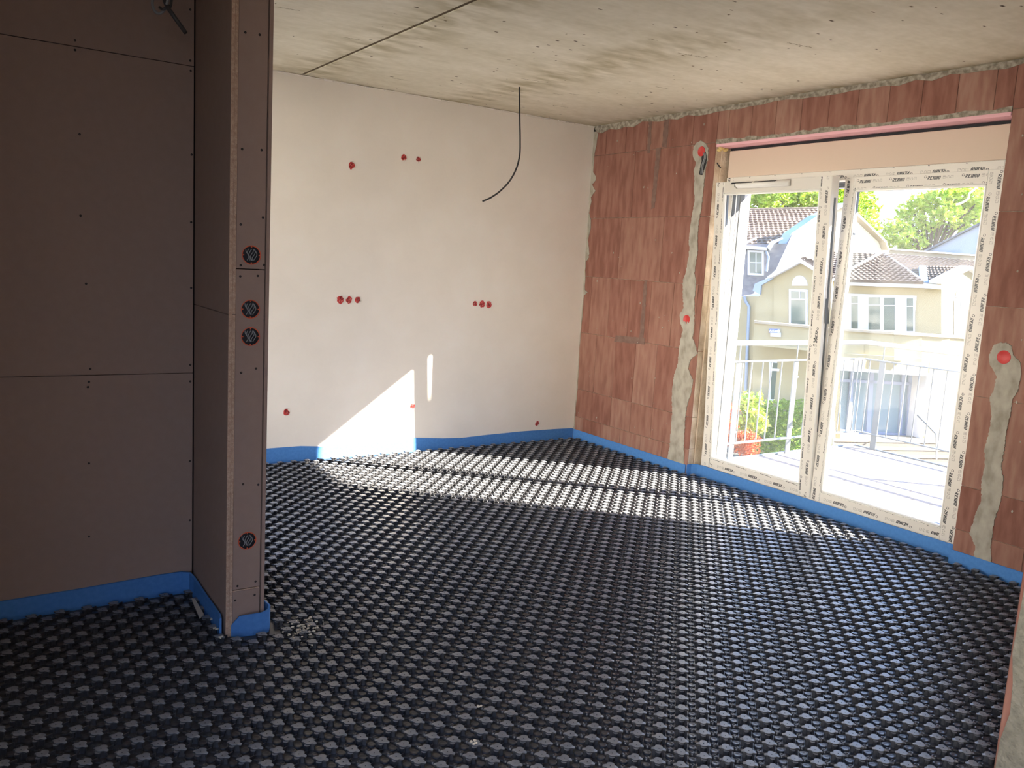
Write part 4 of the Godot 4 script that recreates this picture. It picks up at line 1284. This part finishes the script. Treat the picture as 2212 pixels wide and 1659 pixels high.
func town() -> void:
	rng.seed = 21
	var gy := -4.3
	var gr := struct("ground", Vector3.ZERO)
	solid("paving", gr, Vector3(0.44, gy - 0.4, -60), Vector3(90, gy, 60), M.pave)
	var nb := thing("neighbour_building", "long pale rendered building on the far side of the plot", "building", Vector3(-26, gy, -4))
	st0(nb)
	# house with terrace in front
	var hp := at(1850, 700, 26.0)
	hp.y = gy
	var h := thing("house", "cream two storey house with terrace parapet, hipped tile roof and glazed entrance", "house", hp)
	var A := plane_of(1560, 29.0, 1640, 28.3)
	sheet("wall", h, A, [[1560, 640], [1640, 640], [1640, 1030], [1560, 1030]], 0.3, M.cream_wall)
	var B := plane_of(1660, 26.7, 1795, 25.6)
	sheet("wall", h, B, [[1632, 650], [1642, 640], [1643, 616], [1671, 600]] + [[1671, 1030], [1632, 1030]], 0.3, M.cream_wall, -0.06)
	sheet("wall", h, B, [[1671, 592], [1728, 563], [1794, 604], [1800, 1030], [1671, 1030]], 0.3, M.cream_wall)
	sheet("verge_board", h, B, [[1657, 597], [1728, 559], [1796, 600], [1794, 607], [1728, 567], [1661, 602]], 0.35, M.white_paint, 0.25)
	sheet("shoulder_flashing", h, B, [[1626, 628], [1630, 613], [1667, 597], [1671, 601], [1644, 616], [1642, 636]], 0.5, M.zinc, 0.05)
	tiles("roof", h, hit(B, 1728, 560, 0.2), hit(B, 1798, 603, 0.2), at(1800, 575, 29), at(1735, 558, 29), 8, M.tile)
	window(h, B, 1704, 624, 1744, 703, 4.5, [[1726, 629, 1728, 646], [1709, 645, 1739, 647.5]], 2.0)
	var arch := []
	for k in 13: arch.append([1727 + 17 * cos(PI * k / 12.0), 617 - 22 * sin(PI * k / 12.0)])
	sheet("arch_panel", h, B, arch, 0.03, mat(c8(196, 196, 206), 0.9, 0.3), 0.03)
	var Cc := plane_of(1795, 27.4, 2030, 25.9)
	sheet("wall", h, Cc, [[1790, 600], [2034, 612], [2034, 765], [1790, 765]], 0.3, M.cream_wall)
	sheet("window_surround", h, Cc, [[1826, 634], [1980, 639], [1972, 722], [1822, 712]], 0.04, M.white_paint, 0.04)
	window(h, Cc, 1836, 636, 1856, 713, 3, [[1837, 655, 1855, 656.5]])
	window(h, Cc, 1872, 638, 1905, 716, 4, [[1875, 658, 1903, 659.5]])
	window(h, Cc, 1905, 639, 1937, 717, 4, [[1908, 659, 1934, 660.5]])
	window(h, Cc, 1955, 641, 1976, 719, 3.5, [[1957, 661, 1974, 662.5]])
	sheet("gutter", h, Cc, [[1826, 607], [1994, 612], [2036, 616], [2034, 625], [1993, 622], [1826, 616]], 0.3, M.white_paint, 0.35)
	var ea := [hit(Cc, 1800, 606, 0.4), hit(Cc, 1995, 612, 0.4)]
	tiles("roof", h, ea[0], ea[1], at(1910, 549, 30.5), at(1899, 549, 30.5), 16, M.tile)
	tiles("roof", h, at(1770, 603, 27.5), ea[0], at(1898, 549, 30.6), at(1790, 545, 30.6), 14, M.tile_dark)
	tiles("roof", h, at(1990, 612, 27.5), at(2125, 600, 29.5), at(2125, 566, 32.0), at(1907, 548, 31.5), 14, M.tile_dark)
	var st := mb()
	bar(st, at(1838, 583, 28.2) - hp, at(1900, 549, 30.4) - hp, 0.12, 0.12, 0.02)
	build(st, "hip_ridge", M.white_paint, h)
	st = mb()
	bar(st, at(1909, 549, 30.4) - hp, at(1990, 606, 26.9) - hp, 0.16, 0.08, 0.02)
	build(st, "valley_flashing", M.zinc, h)
	var Rd := plane_of(1846, 32.4, 2125, 33.2)
	sheet("ridge_parapet", h, Rd, [[1846, 537], [1904, 537], [1904, 548], [1846, 549]], 0.5, M.zinc, 0.1)
	sheet("ridge_parapet", h, Rd, [[1903, 537], [2125, 554], [2125, 570], [1903, 549]], 0.5, M.stone_cap)
	sheet("ridge_cap", h, Rd, [[1900, 534.5], [2125, 551.5], [2125, 554], [1900, 537.5]], 0.6, M.white_paint, 0.1)
	var E := plane_of(2018, 25.9, 2112, 27.3)
	sheet("wall", h, E, [[2018, 726], [2031, 625], [2035.5, 611], [2099, 580], [2125, 598], [2125, 736]], 0.3, M.cream_wall)
	sheet("verge_board", h, E, [[2033, 613], [2034, 607], [2099, 574.5], [2127, 593], [2127, 600], [2099, 581]], 0.4, M.white_paint, 0.2)
	window(h, E, 2064, 649, 2094, 728, 3.5, [[2077, 652, 2079, 668], [2068, 667, 2090, 669.5]], 1.5)
	var arch2 := []
	for k in 13: arch2.append([2084 + 18 * cos(PI * k / 12.0), 643 - 30 * sin(PI * k / 12.0)])
	sheet("arch_panel", h, E, arch2, 0.03, M.white_paint, 0.03)
	tiles("roof", h, at(1996, 612, 26.6), hit(E, 2035, 610, 0.1), hit(E, 2099, 577, 0.1), at(1994, 576, 29.5), 7, M.tile)
	st = mb()
	bar(st, at(1993, 577, 29.2) - hp, at(1996, 612, 26.4) - hp, 0.25, 0.12, 0.02)
	build(st, "valley_flashing", M.zinc, h)
	# terrace parapet
	var P1 := plane_of(1628, 25.3, 1800, 24.6)
	sheet("parapet", h, P1, [[1630, 697], [1749, 708], [1803, 713], [1800, 762], [1748, 752], [1626, 742]], 0.25, M.cream_wall)
	sheet("parapet_cap", h, P1, [[1629, 693], [1749, 704], [1803, 710], [1803, 714], [1749, 708.5], [1629, 698]], 0.4, M.stone_cap, 0.07)
	var arc := [[1795, 24.62, 712, 762], [1865, 24.36, 717.3, 766], [1930, 24.2, 721.5, 770.5], [1990, 24.16, 725, 774.5], [2050, 24.26, 728.8, 778], [2125, 24.6, 733, 783]]   # the terrace wall bulges towards us
	for k in 5:
		var a: Array = arc[k]
		var b: Array = arc[k + 1]
		var pl := plane_of(a[0], a[1], b[0], b[1])
		var e := 1.5
		sheet("parapet", h, pl, [[a[0], a[2]], [b[0] + e, b[2]], [b[0] + e, b[3] + 3], [a[0], a[3] + 3]], 0.25, M.cream_wall)
		sheet("parapet_cap", h, pl, [[a[0], a[2] - 4], [b[0] + e, b[2] - 4], [b[0] + e, b[2] + 1], [a[0], a[2] + 1]], 0.4, M.stone_cap, 0.07)
		sheet("cornice", h, pl, [[a[0], a[3]], [b[0] + e, b[3]], [b[0] + e, b[3] + 8], [a[0], a[3] + 8]], 0.35, M.cream_wall, 0.1)
	sheet("cornice", h, P1, [[1626, 741], [1803, 757], [1803, 763], [1626, 746]], 0.35, M.cream_wall, 0.1)
	sheet("terrace_floor", h, P1, [[1632, 735], [1803, 735], [1803, 742], [1632, 742]], 2.0, M.stone_cap)
	# ground floor
	var G1 := plane_of(1600, 26.9, 1815, 25.9)
	sheet("wall", h, G1, [[1626, 740], [1815, 752], [1815, 1030], [1626, 1030]], 0.3, M.cream_wall)
	window(h, G1, 1661, 779, 1691, 866, 4, [[1666, 796, 1688, 801]], 2.0)
	var G2 := plane_of(1800, 25.9, 2125, 26.9)
	sheet("wall", h, G2, [[2007, 765], [2125, 772], [2125, 1020], [1992, 1020]], 0.3, M.cream_wall)
	sheet("wall", h, G2, [[1800, 755], [2008, 765], [2008, 812], [1800, 796]], 0.3, M.cream_wall)
	sheet("portal_frame", h, G2, [[1803, 793], [2010, 807], [2008, 813], [1803, 799]], 0.7, M.white_paint, 0.05)
	sheet("portal_frame", h, G2, [[2003, 808], [2010, 808], [1994, 950], [1987, 950]], 0.7, M.white_paint, 0.05)
	var D := plane_of(1800, 26.7, 2030, 27.4)
	sheet("entrance_glass", h, D, [[1803, 790], [2012, 800], [1998, 960], [1798, 950]], 0.1, M.door_glass)
	for f in [[1806, 1812], [1838, 1846], [1880, 1889], [1950, 1957], [1966, 1972]]:
		var dx := -10.0
		sheet("entrance_frame", h, D, [[f[0], 795], [f[1], 795], [f[1] + dx, 955], [f[0] + dx, 955]], 0.08, M.door_frame, 0.08)
	sheet("entrance_frame", h, D, [[1800, 818], [2000, 828], [2000, 834], [1800, 824]], 0.08, M.door_frame, 0.08)
	sheet("entrance_frame", h, D, [[1795, 926], [1990, 940], [1990, 956], [1795, 946]], 0.1, M.door_frame, 0.09)
	var base := hit(G2, 1992, 948, 0.0)
	for k in 6:
		st = mb()
		var yy: float = base.y - 0.0 - k * 0.165
		var e0: Vector3 = G2[2]
		var n0: Vector3 = G2[1]
		if e0.dot(at(2100, 600, 26) - at(1800, 600, 26)) < 0: e0 = -e0
		var c := Vector3(base.x, yy, base.z) + e0 * (-1.75 + 0.12 * k) + n0 * (0.1 + 0.17 * k) - hp
		box(st, c - Vector3(0, 0.08, 0), Vector3(3.6 + 0.24 * k, 0.16, 1.0 + 0.34 * k), 0.01, Basis(e0, Vector3.UP, e0.cross(Vector3.UP)))
		build(st, "step", M.step if k % 2 == 0 else M.step, h)
		st = mb()
		box(st, c + Vector3(0, 0.006, 0), Vector3(3.66 + 0.24 * k, 0.025, 1.06 + 0.34 * k), 0.006, Basis(e0, Vector3.UP, e0.cross(Vector3.UP)))
		build(st, "tread", M.stone_cap, h)
	st = mb()
	tube(st, [at(1982, 897, 26.2) - hp, at(2022, 938, 25.2) - hp, at(2023, 945, 25.15) - hp, at(2023, 992, 25.15) - hp], 0.025, 8)
	build(st, "stair_rail", M.steel, h)
	st = mb()
	tube(st, [hit(A, 1608, 640, 0.15) - hp, hit(A, 1610, 650, 0.1) - hp, hit(A, 1618, 662, 0.1) - hp, hit(A, 1614, 760, 0.1) - hp, hit(A, 1609, 900, 0.1) - hp], 0.05, 8)
	build(st, "drain_pipe", M.zinc, h)
	var sg := thing("wall_sign", "blue sign with white lettering over a grey plate on the parapet", "sign", hit(P1, 1674, 718, 0.0))
	sheet("blue_plate", sg, P1, [[1661, 710.5], [1685, 711], [1685, 719], [1661, 718.5]], 0.06, M.sign_blue, 0.08)
	sheet("grey_plate", sg, P1, [[1664, 718.5], [1687, 719], [1687, 728], [1664, 727]], 0.05, M.sign_grey, 0.06)
	var tm := TextMesh.new()
	tm.text = "Allianz"
	tm.font_size = 16
	tm.pixel_size = 0.0058
	tm.depth = 0.01
	tm.material = M.sign_white
	var tx := put(tm, "lettering", sg, Transform3D(Basis(Vector3.UP.cross(P1[1]), Vector3.UP, P1[1]), hit(P1, 1673.5, 714.8, 0.09) - sg.position))
	st = mb()
	lathe(st, [Vector2(0.045, 0.0), Vector2(0.045, 0.012), Vector2(0.033, 0.012), Vector2(0.033, 0.0)], 20, Transform3D(Basis(Vector3.UP.cross(P1[1]), P1[1], P1[1].cross(Vector3.UP.cross(P1[1]))), hit(P1, 1682, 715, 0.08) - sg.position))
	for k in 3: box(st, hit(P1, 1682, 715, 0.088) - sg.position + Vector3.UP.cross(P1[1]) * (k - 1) * 0.016, Vector3(0.01, 0.04, 0.01), 0.0, Basis(Vector3.UP.cross(P1[1]), Vector3.UP, P1[1]))
	build(st, "emblem", M.sign_white, sg)

	# taller house behind it on the left: tiled mansard with a dormer, bright gable end
	var mp := at(1750, 600, 31)
	mp.y = gy
	var m := thing("mansard_house", "taller house behind with brown tiled mansard roof, dormer and bright gable end", "house", mp)
	tiles("roof", m, at(1540, 531, 30.3), at(1706, 528, 30.3), at(1790, 452, 35), at(1540, 456, 35), 15, M.tile)
	st = mb()
	bar(st, at(1540, 455, 35) - mp, at(1790, 451, 35) - mp, 0.25, 0.16, 0.04)
	build(st, "ridge", M.tile_dark, m)
	var Ms := plane_of(1560, 29.9, 1720, 29.4)
	sheet("slate_slope", m, Ms, [[1555, 529], [1700, 526], [1712, 505], [1676, 583], [1662, 596], [1641, 612], [1628, 634], [1600, 645], [1555, 645]], 0.3, M.slate)
	sheet("eaves_board", m, Ms, [[1555, 638], [1604, 640], [1638, 634], [1642, 631], [1642, 641], [1606, 646], [1555, 645]], 0.3, M.white_paint, 0.25)
	window(m, Ms, 1615, 540, 1650, 594, 4.5, [[1632, 546, 1634, 588], [1620, 566, 1645, 568]], 1.5)
	sheet("dormer_head", m, Ms, [[1606, 530], [1656, 534], [1657, 541], [1606, 537]], 0.3, M.white_paint, 0.25)
	sheet("dormer_verge", m, Ms, [[1657, 534], [1668, 520], [1690, 512], [1692, 516], [1672, 527], [1664, 541]], 0.5, M.white_paint, 0.3)
	sheet("dormer_verge", m, Ms, [[1610, 522], [1637, 511], [1638, 513], [1612, 527]], 0.3, M.white_paint, 0.3)
	st = mb()
	tube(st, [hit(Ms, 1655, 543, 0.2) - mp, hit(Ms, 1660, 555, 0.15) - mp, hit(Ms, 1656, 586, 0.15) - mp], 0.04, 6)
	build(st, "drain_pipe", M.zinc, m)
	var Ge := plane_of(1690, 30.2, 1920, 31.6)
	sheet("gable_wall", m, Ge, [[1690, 665], [1696, 574], [1727, 498], [1829, 442], [1856, 466], [1913, 522], [1919, 540], [1919, 665]], 0.3, mat(c8(236, 228, 200), 0.95, 0.3))
	sheet("verge_flashing", m, Ge, [[1675, 582], [1710, 504], [1767, 465], [1829, 437.5], [1829, 443], [1767, 474], [1727, 498], [1696, 574], [1694, 582]], 0.5, M.zinc, 0.35)
	sheet("verge_flashing", m, Ge, [[1829, 437.5], [1858, 464], [1916, 521], [1922, 541], [1919, 541], [1912.5, 523], [1855, 468], [1829, 443]], 0.5, M.stone_cap, 0.35)
	# grey gable far right
	var kp := at(2000, 600, 40)
	kp.y = gy
	var gh := thing("grey_building", "plain grey rendered gable end rising behind the roofs on the right", "building", kp)
	var K := plane_of(1990, 42.0, 2130, 39.0)
	sheet("gable_wall", gh, K, [[1990, 545], [2040, 520], [2130, 476], [2130, 640], [1990, 640]], 0.4, M.grey_wall)
	sheet("verge", gh, K, [[1986, 546], [2130, 473.5], [2130, 477], [1988, 549]], 0.5, M.slate, 0.15)
	sheet("wall", gh, K, [[2130, 476], [2260, 412], [2260, 640], [2130, 640]], 0.4, M.grey_wall)

	# planting in front of the house
	var hd := thing("hedge", "clipped green hedge at the foot of the house behind the railing", "hedge", hit(G1, 1690, 985, 1.2))
	hd.position.y = gy
	var cl := []
	for u in [1640, 1656, 1672, 1688, 1704, 1722, 1738]:
		for v in [885, 912, 940, 968]: cl.append([hit(G1, u, v, 1.1), 0.42])
	crown(hd, cl, 2600, 0.16, c8(98, 128, 42), c8(150, 172, 70), M.leaf)
	var bu := thing("bush", "tall loose bush with yellow green leaves left of the hedge", "bush", hit(G1, 1620, 985, 2.0))
	bu.position.y = gy
	cl = []
	for p in [[1612, 865], [1628, 862], [1618, 890], [1634, 895], [1608, 915], [1626, 925], [1640, 915], [1618, 945]]: cl.append([hit(G1, p[0], p[1], 2.0), 0.3])
	crown(bu, cl, 420, 0.24, c8(150, 170, 60), c8(206, 214, 110), M.leaf)
	st = mb()
	for k in 5: tube(st, [Vector3(rng.randf_range(-0.2, 0.2), 0, rng.randf_range(-0.2, 0.2)), Vector3(rng.randf_range(-0.3, 0.3), 1.0, rng.randf_range(-0.3, 0.3)), Vector3(rng.randf_range(-0.5, 0.5), 1.9, rng.randf_range(-0.5, 0.5))], 0.012, 5)
	build(st, "stem", M.bark, bu)
	var rs := thing("red_shrub", "low rusty red shrub in front of the bush at the railing's left end", "shrub", hit(G1, 1608, 990, 2.6))
	rs.position.y = gy
	cl = []
	for p in [[1598, 950], [1612, 945], [1622, 953], [1606, 968], [1620, 972], [1576, 890], [1576, 920], [1577, 950]]: cl.append([hit(G1, p[0], p[1], 2.6), 0.3])
	crown(rs, cl, 1300, 0.11, c8(168, 76, 40), c8(214, 120, 72), M.leaf_red)
	var sm := thing("shrub", "small green shrub beside the entrance steps on the right", "shrub", hit(G2, 2078, 990, 0.8))
	sm.position.y = gy
	crown(sm, [[hit(G2, 2070, 985, 0.8), 0.3], [hit(G2, 2088, 972, 0.8), 0.35]], 300, 0.14, c8(120, 130, 60), c8(180, 180, 110), M.leaf)
	# trees beyond the roofs
	for t in [["left leafy tree, dense yellow green crown behind the brown tiled roof", 46.0, [[1590, 410, 1.6], [1640, 425, 1.2], [1672, 415, 1.2], [1700, 430, 1.2], [1735, 415, 1.3], [1760, 430, 1.2], [1790, 420, 1.4], [1815, 410, 1.4], [1840, 430, 1.2], [1862, 470, 0.9], [1872, 445, 0.8], [1850, 500, 1.0], [1880, 500, 0.7], [1800, 470, 1.5], [1650, 365, 1.8], [1740, 365, 1.8], [1820, 365, 1.6]], 1750, 4600],
			["right leafy tree, airy yellow green crown behind the ridge parapet", 48.0, [[1925, 490, 0.6], [1945, 505, 0.8], [1915, 522, 0.7], [1955, 470, 0.7], [1968, 450, 0.7], [1990, 440, 0.8], [2020, 436, 0.9], [2045, 428, 0.8], [2070, 425, 0.8], [2092, 420, 0.8], [2120, 430, 0.9], [2050, 462, 0.8], [2010, 472, 0.8], [2085, 455, 0.9], [1980, 495, 0.8], [2030, 500, 0.7], [2115, 465, 0.9], [1950, 530, 0.7], [2000, 525, 0.6], [2160, 440, 1.2], [1978, 525, 0.6], [2070, 485, 0.6], [2095, 440, 0.6]], 2008, 2600]]:
		var tp := at(t[3], 600, t[1])
		tp.y = gy
		var tr := thing("tree", t[0], "tree", tp)
		cl = []
		st = mb()
		var fork := at(t[3], 560, t[1]) - tp
		tube(st, [Vector3.ZERO, fork * 0.6, fork], 0.28, 8)
		for c in t[2]:
			var p := at(c[0], c[1], t[1] + rng.randf_range(-1.5, 1.5))
			cl.append([p, c[2]])
			tube(st, [fork - Vector3(0, 0.4, 0), fork.lerp(p - tp, 0.5) + Vector3(0, 0.4, 0), p - tp], 0.06, 5)
		build(st, "trunk", M.bark, tr)
		crown(tr, cl, t[4], 0.38, c8(128, 158, 48), c8(196, 204, 96), M.leaf)
